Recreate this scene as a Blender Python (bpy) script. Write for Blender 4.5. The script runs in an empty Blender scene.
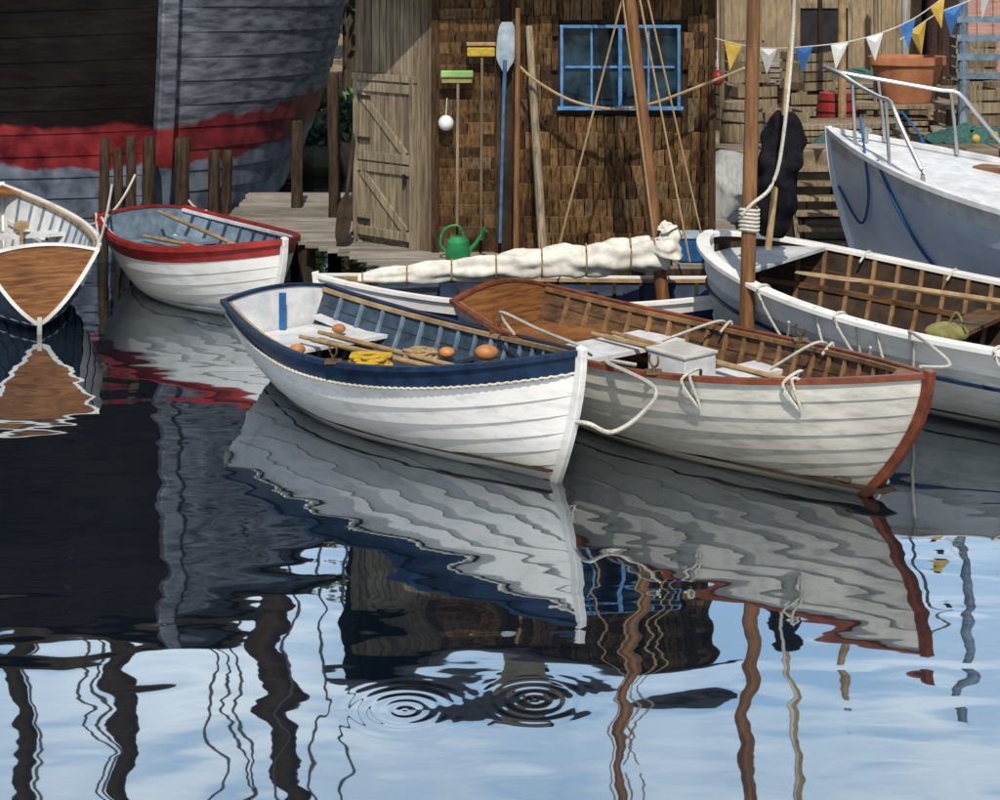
import bpy, math, random
from mathutils import Vector, Matrix, noise as mn
random.seed(7)
R=random.uniform
F=1700.0; H=3.2; HOR=-60.0
sc=bpy.context.scene
COL=sc.collection

def W(px,py,D):   # real position of a point seen at px,py at distance D
    return Vector(((px-500)/F*D, D, H-(py-HOR)/F*D))
def G(px,py,z=0.0):
    D=(H-z)*F/(py-HOR)
    return Vector(((px-500)/F*D, D, z))

# ------------------------------------------------------------------ materials
def M(name,c1,c2=None,scale=6,stretch=(1,1,1),rough=.6,bump=.15,detail=6,metal=0.0,spec=.35,big=.35,grime=None,rot=0.0,bdist=.01,lo=.35,hi=.65,chips=None,chipamt=.75):
    m=bpy.data.materials.new(name); m.use_nodes=True
    nt=m.node_tree; N=nt.nodes; Lk=nt.links
    b=N['Principled BSDF']
    b.inputs['Roughness'].default_value=rough; b.inputs['Metallic'].default_value=metal
    b.inputs['Specular IOR Level'].default_value=spec
    if c2 is None: c2=tuple(x*.7 for x in c1)
    tc=N.new('ShaderNodeTexCoord'); mp=N.new('ShaderNodeMapping')
    mp.inputs['Scale'].default_value=stretch; mp.inputs['Rotation'].default_value=(0,0,rot)
    Lk.new(tc.outputs['Object'],mp.inputs['Vector'])
    n=N.new('ShaderNodeTexNoise'); n.inputs['Scale'].default_value=scale; n.inputs['Detail'].default_value=detail; n.inputs['Roughness'].default_value=.6
    Lk.new(mp.outputs[0],n.inputs['Vector'])
    r=N.new('ShaderNodeValToRGB'); r.color_ramp.elements[0].position=lo; r.color_ramp.elements[1].position=hi
    r.color_ramp.elements[0].color=(*c2,1); r.color_ramp.elements[1].color=(*c1,1)
    Lk.new(n.outputs['Fac'],r.inputs['Fac'])
    n2=N.new('ShaderNodeTexNoise'); n2.inputs['Scale'].default_value=1.7; n2.inputs['Detail'].default_value=4
    Lk.new(tc.outputs['Object'],n2.inputs['Vector'])
    mr=N.new('ShaderNodeMapRange'); mr.inputs['From Min'].default_value=.3; mr.inputs['From Max'].default_value=.7
    mr.inputs['To Min'].default_value=1-big; mr.inputs['To Max'].default_value=1.0
    Lk.new(n2.outputs['Fac'],mr.inputs['Value'])
    mx=N.new('ShaderNodeMix'); mx.data_type='RGBA'; mx.blend_type='MULTIPLY'; mx.inputs['Factor'].default_value=1
    Lk.new(r.outputs['Color'],mx.inputs['A']); Lk.new(mr.outputs[0],mx.inputs['B'])
    out=mx.outputs['Result']
    if chips:   # worn / chipped paint
        n4=N.new('ShaderNodeTexNoise'); n4.inputs['Scale'].default_value=22; n4.inputs['Detail'].default_value=8; n4.inputs['Roughness'].default_value=.7
        mp4=N.new('ShaderNodeMapping'); mp4.inputs['Scale'].default_value=(1,1,2.4); Lk.new(tc.outputs['Object'],mp4.inputs['Vector']); Lk.new(mp4.outputs[0],n4.inputs['Vector'])
        r4=N.new('ShaderNodeMapRange'); r4.inputs['From Min'].default_value=.61; r4.inputs['From Max'].default_value=.68; r4.inputs['To Max'].default_value=chipamt
        Lk.new(n4.outputs['Fac'],r4.inputs['Value'])
        m4=N.new('ShaderNodeMix'); m4.data_type='RGBA'; Lk.new(r4.outputs[0],m4.inputs['Factor']); Lk.new(out,m4.inputs['A']); m4.inputs['B'].default_value=(*chips,1)
        out=m4.outputs['Result']
    if grime:   # weed / dirt line near the water: (z0,z1,color)
        z0,z1,gc=grime
        sp=N.new('ShaderNodeSeparateXYZ'); Lk.new(tc.outputs['Object'],sp.inputs[0])
        ad=N.new('ShaderNodeMath'); ad.operation='MULTIPLY_ADD'; ad.inputs[1].default_value=-.22
        Lk.new(n2.outputs['Fac'],ad.inputs[0]); Lk.new(sp.outputs['Z'],ad.inputs[2])
        g=N.new('ShaderNodeMapRange'); g.inputs['From Min'].default_value=z0-.11; g.inputs['From Max'].default_value=z1-.11
        g.inputs['To Min'].default_value=.9; g.inputs['To Max'].default_value=0
        Lk.new(ad.outputs[0],g.inputs['Value'])
        m2=N.new('ShaderNodeMix'); m2.data_type='RGBA'
        Lk.new(g.outputs[0],m2.inputs['Factor']); Lk.new(out,m2.inputs['A']); m2.inputs['B'].default_value=(*gc,1)
        out=m2.outputs['Result']
    Lk.new(out,b.inputs['Base Color'])
    if bump>0:
        bp=N.new('ShaderNodeBump'); bp.inputs['Strength'].default_value=bump; bp.inputs['Distance'].default_value=bdist
        Lk.new(n.outputs['Fac'],bp.inputs['Height']); Lk.new(bp.outputs[0],b.inputs['Normal'])
    return m

GR=(-.02,.26,(.15,.15,.12))
CH=(.42,.41,.38)
white=M('white_paint',(.82,.81,.78),(.63,.64,.63),scale=5,stretch=(1,1,4),rough=.45,grime=GR,big=.22,lo=.3,hi=.5,chips=CH,chipamt=.6)
white_in=M('white_paint_inside',(.78,.78,.77),(.54,.57,.60),scale=7,rough=.5,big=.25,chips=CH,chipamt=.6)
gray_hull=M('pale_grey_paint',(.60,.61,.59),(.40,.42,.42),scale=5,stretch=(1,1,4),rough=.5,grime=(0,.32,(.10,.11,.10)),big=.3,lo=.3,hi=.55,chips=(.25,.25,.23))
cream_hull=M('cream_paint',(.68,.66,.59),(.44,.43,.38),scale=5,stretch=(1,1,4),rough=.5,grime=(-.02,.38,(.15,.14,.10)),big=.35,lo=.3,hi=.55,chips=(.28,.27,.22),chipamt=.6)
navy=M('navy_paint',(.014,.040,.10),(.006,.016,.04),scale=9,rough=.35,big=.4)
navyin=M('navy_inside',(.05,.09,.14),(.022,.04,.065),scale=9,rough=.6,big=.4,chips=(.14,.12,.09))
blue=M('blue_paint',(.02,.14,.38),(.015,.08,.22),scale=9,rough=.45)
bluegray=M('bluegrey_paint',(.22,.30,.38),(.10,.15,.21),scale=9,rough=.6,chips=(.10,.09,.07))
red=M('red_paint',(.36,.03,.025),(.20,.018,.015),scale=8,rough=.45)
redbrown=M('redbrown_varnish',(.28,.075,.03),(.12,.035,.018),scale=9,stretch=(1,1,1),rough=.35)
varn=M('varnished_wood',(.34,.15,.05),(.14,.055,.02),scale=5,stretch=(1,1,9),rough=.3,bump=.1)
woodin=M('inside_wood',(.19,.095,.04),(.055,.030,.015),scale=8,stretch=(1,1,3),rough=.6)
woodin2=M('inside_wood_grey',(.17,.14,.10),(.07,.055,.04),scale=8,stretch=(1,1,3),rough=.7)
ribwood=M('rib_wood',(.34,.19,.085),(.16,.09,.04),scale=10,rough=.55)
woodlt=M('light_wood',(.50,.36,.18),(.30,.19,.09),scale=9,rough=.5)
darkwood=M('dark_wood',(.055,.035,.022),(.02,.014,.01),scale=8,rough=.8,spec=.2)
seam=M('seam_grime',(.05,.05,.055),(.10,.10,.11),scale=20,rough=.9,bump=0)
seamw=M('seam_wood',(.03,.02,.012),(.06,.04,.02),scale=20,rough=.9,bump=0)
black=M('black_paint',(.012,.012,.014),(.03,.028,.03),scale=6,rough=.5)
ropew=M('white_rope',(.72,.70,.62),(.45,.42,.35),scale=90,rough=.9,bump=.6)
ropet=M('tan_rope',(.50,.36,.19),(.28,.19,.1),scale=90,rough=.9,bump=.6)
ropeb=M('blue_rope',(.03,.15,.42),(.02,.09,.24),scale=90,rough=.9,bump=.6)
ropey=M('yellow_rope',(.70,.46,.04),(.45,.28,.03),scale=90,rough=.9,bump=.6)
steel=M('steel',(.72,.73,.74),(.6,.6,.6),scale=4,rough=.25,metal=.8,bump=0)
sail=M('sail_cloth',(.80,.78,.71),(.58,.56,.50),scale=12,rough=.85,bump=.4,big=.2)
blackcloth=M('black_canvas',(.008,.008,.011),(.018,.018,.022),scale=12,rough=.95,bump=.4,spec=.05)
orange=M('orange_buoy',(.60,.27,.09),(.38,.14,.04),scale=9,rough=.5)
terra=M('terracotta',(.50,.21,.10),(.32,.12,.055),scale=6,rough=.8)
green=M('green_plastic',(.03,.30,.10),(.02,.18,.06),scale=6,rough=.35)
lgreen=M('light_green_plastic',(.30,.50,.18),(.2,.36,.12),scale=6,rough=.5)
yellow=M('yellow_bristle',(.62,.44,.06),(.4,.26,.03),scale=40,rough=.9)
olive=M('olive_canvas',(.36,.33,.12),(.2,.18,.07),scale=14,rough=.9)
bronze=M('bronze',(.3,.2,.08),(.16,.1,.04),scale=9,rough=.4,metal=.7)
SH=[M('cedar_shingle',c,tuple(x*.28 for x in c),scale=7,stretch=(6,6,.8),rough=.85,bump=.6,big=.45,spec=.12) for c in
    [(.25,.14,.06),(.16,.087,.04),(.33,.195,.088),(.095,.056,.03),(.23,.155,.085)]]
PL=[M('weathered_plank',c,tuple(x*.40 for x in c),scale=6,stretch=(6,6,.5),rough=.85,bump=.5,big=.35,spec=.2) for c in
    [(.33,.26,.17),(.25,.19,.125),(.39,.315,.21)]]
DK=[M('dock_plank',c,tuple(x*.5 for x in c),scale=6,stretch=(.6,7,6),rough=.85,bump=.5,big=.35,spec=.2) for c in
    [(.33,.30,.26),(.25,.225,.19),(.39,.35,.30)]]
pilew=M('pile_wood',(.085,.058,.036),(.022,.015,.01),scale=6,stretch=(5,5,.6),rough=.9,bump=.8,grime=(0,.4,(.02,.025,.018)),spec=.15)
spar=M('varnished_spar',(.29,.14,.055),(.13,.06,.025),scale=6,stretch=(5,5,.5),rough=.4)
ST=[M('quay_stone',c,tuple(x*.5 for x in c),scale=5,rough=.9,bump=.6,big=.4,grime=(0,.45,(.05,.06,.04)),spec=.2) for c in
    [(.34,.26,.17),(.24,.19,.13),(.38,.31,.22),(.17,.15,.12)]]
grass=M('ground_grass',(.13,.13,.06),(.07,.09,.03),scale=2,rough=1,bump=.4)
sand=M('shore_gravel',(.32,.25,.15),(.18,.14,.08),scale=8,rough=1,bump=.5)
LF=[M('leaf',c,tuple(x*.6 for x in c),scale=3,rough=.6,bump=0) for c in [(.06,.13,.035),(.03,.075,.022),(.11,.18,.05)]]
LS=[M('shrub_leaf',c,tuple(x*.6 for x in c),scale=3,rough=.6,bump=0) for c in [(.09,.21,.11),(.06,.15,.10),(.16,.26,.09)]]
bark=M('bark',(.10,.075,.05),(.05,.035,.025),scale=6,stretch=(4,4,1),rough=.95,bump=.6)
roofm=M('roof_shingle',(.035,.035,.042),(.012,.012,.018),scale=8,rough=.9,bump=.5,spec=.1)
netm=M('fishing_net',(.06,.16,.14),(.02,.06,.06),scale=40,rough=1,bump=.9)
WL={'beige':M('beige_wall',(.42,.33,.21),(.24,.18,.11),scale=4,stretch=(8,8,1),rough=.9),
    'pink':M('pink_wall',(.55,.33,.28),(.38,.21,.17),scale=4,stretch=(1,1,8),rough=.9),
    'brown':M('brown_wall',(.20,.12,.065),(.10,.06,.035),scale=4,stretch=(8,8,1),rough=.9),
    'grey':M('grey_wall',(.45,.46,.45),(.30,.32,.33),scale=4,stretch=(8,8,1),rough=.9)}
def glassmat():
    m=bpy.data.materials.new('window_glass'); m.use_nodes=True
    b=m.node_tree.nodes['Principled BSDF']; N=m.node_tree.nodes; L=m.node_tree.links
    n=N.new('ShaderNodeTexNoise'); n.inputs['Scale'].default_value=5
    r=N.new('ShaderNodeValToRGB'); r.color_ramp.elements[0].color=(.003,.005,.008,1); r.color_ramp.elements[1].color=(.02,.05,.07,1)
    r.color_ramp.elements[0].position=.4; r.color_ramp.elements[1].position=.7
    tc=N.new('ShaderNodeTexCoord'); L.new(tc.outputs['Object'],n.inputs['Vector'])
    L.new(n.outputs['Fac'],r.inputs['Fac']); L.new(r.outputs[0],b.inputs['Base Color'])
    b.inputs['Roughness'].default_value=.06; b.inputs['Specular IOR Level'].default_value=.3
    return m
glass=glassmat()

# ------------------------------------------------------------------ geometry helpers
def group(name,loc=(0,0,0)):
    e=bpy.data.objects.new(name,None); e.location=loc; e.empty_display_size=.2; COL.objects.link(e); return e
def add(name,vs,fs,mats,mi=None,parent=None,smooth=False,ang=35):
    me=bpy.data.meshes.new(name); me.from_pydata([tuple(v) for v in vs],[],fs); 
    if not isinstance(mats,(list,tuple)): mats=[mats]
    for m in mats: me.materials.append(m)
    if mi:
        for p,i in zip(me.polygons,mi): p.material_index=i
    me.update()
    if smooth:
        for p in me.polygons: p.use_smooth=True
        try: me.set_sharp_from_angle(angle=math.radians(ang))
        except Exception: pass
    o=bpy.data.objects.new(name,me); COL.objects.link(o)
    if parent is not None:
        o.parent=parent; o.matrix_parent_inverse=Matrix.Translation(-Vector(parent.location))
    return o
class Buf:
    def __init__(s): s.v=[];s.f=[];s.m=[]
    def box(s,c,size,rot=None,mi=0,taper=1.0):
        c=Vector(c); x,y,z=[a/2 for a in size]; b=len(s.v)
        for k,(i,j,l) in enumerate([(-1,-1,-1),(1,-1,-1),(1,1,-1),(-1,1,-1),(-1,-1,1),(1,-1,1),(1,1,1),(-1,1,1)]):
            t=taper if l>0 else 1
            p=Vector((i*x*t,j*y*t,l*z))
            if rot is not None: p=rot@p
            s.v.append(c+p)
        for f in [(0,3,2,1),(4,5,6,7),(0,1,5,4),(1,2,6,5),(2,3,7,6),(3,0,4,7)]:
            s.f.append(tuple(b+i for i in f)); s.m.append(mi)
    def tube(s,pts,r,n=8,mi=0,cap=True,rough=0,fr=9):
        pts=[Vector(p) for p in pts]; b=len(s.v); L=len(pts)
        for i,p in enumerate(pts):
            T=(pts[min(i+1,L-1)]-pts[max(i-1,0)]).normalized()
            ref=Vector((0,0,1)) if abs(T.z)<.9 else Vector((0,1,0))
            A=T.cross(ref).normalized(); B=T.cross(A).normalized()
            rr=r[i] if isinstance(r,(list,tuple)) else r
            for k in range(n):
                a=2*math.pi*k/n
                q=rr*(1+rough*mn.noise(Vector((p.x*fr+math.cos(a)*1.5,p.y*fr+math.sin(a)*1.5,p.z*fr))))
                s.v.append(p+A*math.cos(a)*q+B*math.sin(a)*q)
        for i in range(L-1):
            for k in range(n):
                s.f.append((b+i*n+k,b+i*n+(k+1)%n,b+(i+1)*n+(k+1)%n,b+(i+1)*n+k)); s.m.append(mi)
        if cap:
            s.f.append(tuple(b+k for k in range(n))[::-1]); s.m.append(mi)
            s.f.append(tuple(b+(L-1)*n+k for k in range(n))); s.m.append(mi)
    def sweep(s,pts,prof,mi=0,lat=None,close=False):
        pts=[Vector(p) for p in pts]; b=len(s.v); L=len(pts); n=len(prof)
        for i,p in enumerate(pts):
            T=(pts[min(i+1,L-1)]-pts[max(i-1,0)]).normalized()
            if lat is None:
                A=T.cross(Vector((0,0,1))).normalized(); B=A.cross(T).normalized()
            else:
                A=lat; B=A.cross(T).normalized()
            for (x,y) in prof: s.v.append(p+A*x+B*y)
        for i in range(L-1):
            for k in range(n):
                s.f.append((b+i*n+k,b+i*n+(k+1)%n,b+(i+1)*n+(k+1)%n,b+(i+1)*n+k)); s.m.append(mi)
        s.f.append(tuple(b+k for k in range(n))[::-1]); s.m.append(mi)
        s.f.append(tuple(b+(L-1)*n+k for k in range(n))); s.m.append(mi)
    def sphere(s,c,r,n=14,mi=0,sc=(1,1,1)):
        c=Vector(c); b=len(s.v); m=n//2
        for i in range(m+1):
            th=math.pi*i/m
            for k in range(n):
                a=2*math.pi*k/n
                s.v.append(c+Vector((math.sin(th)*math.cos(a)*r*sc[0],math.sin(th)*math.sin(a)*r*sc[1],math.cos(th)*r*sc[2])))
        for i in range(m):
            for k in range(n):
                s.f.append((b+i*n+k,b+(i+1)*n+k,b+(i+1)*n+(k+1)%n,b+i*n+(k+1)%n)); s.m.append(mi)
    def make(s,name,mats,parent=None,smooth=False,bevel=0,ang=35):
        o=add(name,s.v,s.f,mats,s.m,parent,smooth,ang)
        if bevel:
            md=o.modifiers.new('bev','BEVEL'); md.width=bevel; md.segments=2; md.limit_method='ANGLE'
        return o
def rect(w,h,ox=0,oy=0): return [(ox-w/2,oy-h/2),(ox+w/2,oy-h/2),(ox+w/2,oy+h/2),(ox-w/2,oy+h/2)]
def sag(p0,p1,d,n=16):
    p0=Vector(p0);p1=Vector(p1)
    return [p0.lerp(p1,i/n)-Vector((0,0,d*4*(i/n)*(1-i/n))) for i in range(n+1)]
def smoothpts(pts,k=6):
    pts=[Vector(p) for p in pts]; out=[]
    P=[pts[0]]+pts+[pts[-1]]
    for i in range(1,len(P)-2):
        for j in range(k):
            t=j/k; a,b,c,d=P[i-1],P[i],P[i+1],P[i+2]
            out.append(.5*((2*b)+(-a+c)*t+(2*a-5*b+4*c-d)*t*t+(-a+3*b-3*c+d)*t**3))
    out.append(pts[-1]); return out
def rope(name,pts,r,mat,parent=None,n=6):
    b=Buf(); b.tube(pts,r,n); return b.make(name,mat,parent,True)

# ------------------------------------------------------------------ hull builder
class Hull:
    def __init__(s,stern,bow,beam,tw,zs,zm,zb,draft=.15,rake=.25,p=2.2,e=1.0,sm=.42,vb=.75,vs=.35,amax=74,rise=.12,trake=.05):
        s.o=Vector((stern[0],stern[1],0)); d=Vector((bow[0]-stern[0],bow[1]-stern[1],0)); s.L=d.length
        s.ux=d.normalized(); s.uy=Vector((-s.ux.y,s.ux.x,0))
        s.B=beam/2; s.tw=tw; s.z=(zs,zm,zb); s.draft=draft; s.rake=rake; s.p=p; s.e=e; s.sm=sm; s.vb=vb; s.vs=vs
        s.am=math.radians(amax); s.rise=rise; s.trake=trake
        s.ctr=s.o+s.ux*s.L/2
    def w(s,x):
        if x<=s.sm: return s.B*(s.tw+(1-s.tw)*math.sin(math.pi/2*x/s.sm))
        q=(x-s.sm)/(1-s.sm); return s.B*max(0,1-q**s.p)**s.e
    def zz(s,x):
        a,b,c=s.z; m=.42
        return a*(x-m)*(x-1)/(m)+b*x*(x-1)/(m*(m-1))+c*x*(x-m)/(1-m)
    def v(s,x):
        return max(0,(x-.4)/.6)**1.5*s.vb + max(0,(.4-x)/.4)**1.5*s.vs
    def P(s,x,t,side,off=0.0,dz=0.0):
        w=s.w(x); v=s.v(x); a=t*s.am
        yr=math.sin(a)/math.sin(s.am); zr=(1-math.cos(a))/(1-math.cos(s.am))
        ve=1.15 if x>.4 else 1.9
        y=w*((1-v)*yr+v*t**ve); zf=(1-v)*zr+v*t
        kz=-s.draft+s.rise*max(0,1-x/.35)**2
        z=kz+(s.zz(x)-kz)*zf
        k=min(1,w/.10)
        y=max(0,y+off*k*(1 if t>.02 else 0))
        X=x*s.L-s.rake*(1-zf)**1.7*x**5-s.trake*(1-x)**6*(zf)
        return s.o+s.ux*X+s.uy*(side*y)+Vector((0,0,z+dz))
    def width(s,x,z,inset=.03):
        for i in range(61):
            q=s.P(x,i/60,1)
            if q.z>=z: 
                y=(q-s.o).dot(s.uy); return max(0.0,y-inset)
        return max(0,s.w(x)-inset)
    def at(s,x,y,z): return s.o+s.ux*(x*s.L)+s.uy*y+Vector((0,0,z))
    def st(s,n=34): return [1-(1-i/n)**1.5 for i in range(n+1)]

def build_hull(h,par,mats,strake_mi,strakes=9,inner=None,lap=.011,gun=None,gw=.04,gh=.035,transom=None,transom_in=None,stemmat=None,
               stemw=.05,nst=34,crown=.05,thick=.022):
    S=h.st(nst); b=Buf()
    seam_i=len(mats)-1
    for side in (1,-1):
        rows=[]
        for k in range(strakes):
            rows.append((k/strakes,lap,-.004 if k else 0,None))
            rows.append(((k+1)/strakes,0,0,k))
        base=len(b.v)
        for (t,off,dz,_) in rows:
            for x in S: b.v.append(h.P(x,t,side,off,dz))
        n=len(S)
        for r in range(len(rows)-1):
            for i in range(n-1):
                q=(base+r*n+i,base+r*n+i+1,base+(r+1)*n+i+1,base+(r+1)*n+i)
                if side>0: q=q[::-1]
                b.f.append(q)
                b.m.append(strake_mi(r//2,side) if r%2==0 else seam_i)
    b.make('hull',mats,par,True,ang=12)
    b=Buf()
    T=[i/12 for i in range(13)]
    for side in (1,-1):
        base=len(b.v); n=len(S)
        for t in T:
            for x in S: b.v.append(h.P(x,t,side,-thick,.0))
        for r in range(len(T)-1):
            for i in range(n-1):
                q=(base+r*n+i,base+r*n+i+1,base+(r+1)*n+i+1,base+(r+1)*n+i)
                if side<0: q=q[::-1]
                b.f.append(q); b.m.append(0)
    b.make('planking_inside',inner,par,True)
    if h.tw>0.02:
        for nm,dx,off,mt in (('transom',0.0,0.0,transom),('transom_inside',.03,-.012,transom_in or inner)):
            pts=[h.P(0,t/14,1,off) for t in range(14,0,-1)]+[h.P(0,t/14,-1,off) for t in range(0,15)]
            wtop=h.w(0)
            for j in range(1,8):
                u=-1+2*j/8
                q=h.o+h.uy*(u*wtop)-h.ux*h.trake+Vector((0,0,h.zz(0)+crown*(1-u*u)))
                pts.append(q)
            pts=[p+h.ux*dx for p in pts]
            c=sum(pts,Vector())/len(pts)
            vs=pts+[c]; fs=[(i,(i+1)%len(pts),len(pts)) for i in range(len(pts))]
            add(nm,vs,fs,mt,None,par)
        b=Buf()
        top=[h.o+h.uy*(u/8*h.w(0))-h.ux*(h.trake-.015)+Vector((0,0,h.zz(0)+crown*(1-(u/8)**2)+.004)) for u in range(-8,9)]
        b.sweep(top,rect(.05,.02)); b.make('transom_cap',gun,par)
    for side,nm in ((1,'gunwale_port'),(-1,'gunwale_starboard')):
        b=Buf()
        pts=[h.P(x,1,side,.0,.004) for x in S]
        b.sweep(pts,rect(gw,gh,0,0)); b.make(nm,gun,par,bevel=.004)
    if stemmat:
        b=Buf()
        pts=[h.P(1,t/12,1)+h.ux*.006 for t in range(0,13)]
        pts.append(pts[-1]+Vector((0,0,.035))+h.ux*.006)
        b.sweep(pts,rect(stemw,.055),lat=h.uy)
        b.make('stem_post',stemmat,par,bevel=.006)
def slab(h,par,name,x0,x1,z,th,mat,wf=1.0,n=2,inset=.024,yc=0):
    b=Buf(); vs=[]
    for i in range(n+1):
        x=x0+(x1-x0)*i/n; w=h.width(x,z,inset)*wf
        vs.append((h.at(x,w,z),h.at(x,-w,z)))
    for i,(a,c) in enumerate(vs):
        b.v+= [a,c,a-Vector((0,0,th)),c-Vector((0,0,th))]
    for i in range(n):
        o=4*i
        for f in [(0,1,5,4),(2,6,7,3),(0,4,6,2),(1,3,7,5)]:
            b.f.append(tuple(o+j for j in f)); b.m.append(0)
    b.f.append((0,2,3,1)); b.m.append(0); e=4*n; b.f.append((e,e+1,e+3,e+2)); b.m.append(0)
    return b.make(name,mat,par)
def floor(h,par,z,sheet,plank,x0=.0,x1=.93,np_=6):
    slab(h,par,'bilge',x0+.005,x1,z,.01,sheet,n=20,inset=.0)
    b=Buf(); 
    for k in range(np_):
        y=(k-(np_-1)/2)*.11
        xs=[x for x in [x0+.03+i*.02 for i in range(48)] if x<x1 and h.width(x,z+.03)>abs(y)+.05]
        if len(xs)<2: continue
        b.sweep([h.at(xs[0],y,z+.02),h.at(xs[-1],y,z+.02)],rect(.09,.018))
    b.make('floorboards',plank,par)
def ribs(h,par,mat,n=14,t0=.25,r=.013,x0=.06,x1=.92):
    b=Buf()
    for i in range(n):
        x=x0+(x1-x0)*i/(n-1)
        for side in (1,-1):
            pts=[h.P(x,t0+(1-t0)*j/8,side,-.03) for j in range(9)]
            b.sweep(pts,rect(.03,.02),lat=h.ux)
    b.make('ribs',mat,par)
def planklines(h,par,mat,n=7):
    b=Buf()
    for k in range(3,n+1):
        for side in (1,-1):
            b.sweep([h.P(.02+.93*i/24,k/(n+1),side,-.0245) for i in range(25)],rect(.004,.008))
    b.make('inside_laps',mat,par)
def stringer(h,par,mat,t=.72):
    b=Buf()
    for side in (1,-1):
        b.sweep([h.P(.02+.93*i/24,t,side,-.045) for i in range(25)],rect(.025,.04))
    b.make('riser',mat,par)
def inwale(h,par,mat,d=.045):
    b=Buf()
    for side in (1,-1):
        b.sweep([h.P(.01+.95*i/26,1,side,-d,-.008) for i in range(27)],rect(.022,.028))
    b.make('inwale',mat,par)
def breasthook(h,par,mat,x0=.91):
    pts=[h.P(x0,1,1,0,.012),h.P((x0+1)/2,1,1,0,.012),h.P(1,1,1,0,.014),h.P((x0+1)/2,1,-1,0,.012),h.P(x0,1,-1,0,.012),h.at(x0+.03,0,h.zz(x0)+.012)]
    dn=[p-Vector((0,0,.03)) for p in pts]; n=6
    fs=[tuple(range(n)),tuple(range(2*n-1,n-1,-1))]+[(i,(i+1)%n,n+(i+1)%n,n+i) for i in range(n)]
    add('breasthook',pts+dn,fs,mat,None,par)
def rowlock(h,par,x,side):
    b=Buf(); c=h.P(x,1,side,0,.02)
    b.tube([c,c+Vector((0,0,.03))],.012,6)
    pts=[c+Vector((0,0,.075))+h.ux*(.04*math.sin(a))-Vector((0,0,.045*math.cos(a))) for a in [math.radians(-125+250*i/12) for i in range(13)]]
    b.tube(pts,.007,6); b.box(c,(.1,.1,.012)); b.make('rowlock',bronze,par,True)
def oar(par,p0,p1,mat=woodlt,blade=None,r=.02,name='oar',bl=.55,bw=.07):
    p0=Vector(p0);p1=Vector(p1); d=(p1-p0).normalized(); b=Buf()
    b.tube([p0,p0+d*.12,p0+d*.14,p1-d*bl,p1-d*.1],[.015,.015,r,r*.9,r*.5],8)
    side=d.cross(Vector((0,0,1))).normalized(); up=side.cross(d).normalized()
    base=len(b.v); K=10
    prof=[.2,.55,.85,1,1,1,1,1,.95,.85,.6]
    for i in range(K+1):
        c=p1-d*bl+d*(bl*i/K); w=bw*prof[i]
        for (x,y) in ((-w,0),(0,.009),(w,0),(0,-.009)): b.v.append(c+side*x+up*y)
    for i in range(K):
        for k in range(4):
            b.f.append((base+4*i+k,base+4*i+(k+1)%4,base+4*(i+1)+(k+1)%4,base+4*(i+1)+k)); b.m.append(1)
    b.f.append(tuple(base+4*K+k for k in range(4))); b.m.append(1)
    return b.make(name,[mat,blade or mat],par,True)
def coil(par,c,r,mat,turns=5,rr=.012,name='rope_coil'):
    c=Vector(c); pts=[]
    for i in range(turns*14):
        a=i*2*math.pi/14; q=r*(1-.09*(i/14)%1*.3)+R(-.025,.025)
        pts.append(c+Vector((math.cos(a)*q*(1+.1*math.sin(i*.13)),math.sin(a)*q*.8,rr*1.2*(i/14)*.8+R(0,.008))))
    return rope(name,smoothpts(pts,2),rr,mat,par)

# ================================================================== BLUE-TRIM ROWING BOAT
h=Hull((-1.62,12.42),(.47,9.88),1.36,.64,.61,.52,.80,draft=.15,rake=.30)
g=group('rowing_boat',h.ctr)
build_hull(h,g,[white,navy,seam],lambda k,s:1 if k>=8 else 0,strakes=9,inner=navyin,gun=navy,transom=navy,transom_in=white_in,stemmat=white)
floor(h,g,.07,darkwood,woodin2); ribs(h,g,bluegray,16); planklines(h,g,seamw); stringer(h,g,bluegray); inwale(h,g,woodlt); breasthook(h,g,navy)
slab(h,g,'stern_seat',.012,.20,.36,.025,white_in,n=3)
slab(h,g,'thwart',.40,.475,.36,.025,navyin); slab(h,g,'thwart',.66,.72,.38,.025,bluegray)
b=Buf()
for s_ in (1,-1): b.sweep([h.P(.02+i*.016,.80,s_,-.06) for i in range(12)],rect(.10,.02))
b.make('side_bench',white_in,g)
for s_ in (1,-1): rowlock(h,g,.52,s_)
b=Buf(); b.box(h.at(.018,0,.50),(.05,.03,.26)); b.make('transom_knee',blue,g)
oar(g,h.at(.16,-.15,.42),h.at(.80,.12,.44),mat=woodlt)
oar(g,h.at(.14,.05,.41),h.at(.78,.22,.43),mat=woodlt)
coil(g,h.at(.30,-.10,.16),.17,ropey,7,.02); coil(g,h.at(.43,-.18,.38),.13,ropey,5,.017); coil(g,h.at(.36,.14,.16),.15,ropey,6,.018); coil(g,h.at(.52,.1,.20),.14,ropey,5,.016); coil(g,h.at(.44,.22,.38),.10,ropet,5,.013)
for (x_,y_,z_,r_) in ((.60,.36,.50,.07),(.22,-.30,.39,.05),(.47,.36,.42,.05),(.57,.05,.22,.06),(.14,.22,.41,.045)):
    b=Buf(); b.sphere(h.at(x_,y_,z_),r_,sc=(1.15,1,.75)); b.make('float',orange,g,True)
coil(g,h.at(.80,.0,.14),.10,ropew,4,.011)
for s_ in (-1,1):
    pts=[h.P(i/200,.895,s_,.02,.004*math.sin(i*2.2)) for i in range(200)]
    rope('rope_fender',pts,.009,ropew,g,5)
rope('bow_line',smoothpts([h.P(.985,1,1,0,.03),h.at(.97,.03,.70),h.at(.9,.1,.5),h.at(.8,.12,.42)]),.011,ropew,g)
HB=h
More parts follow.
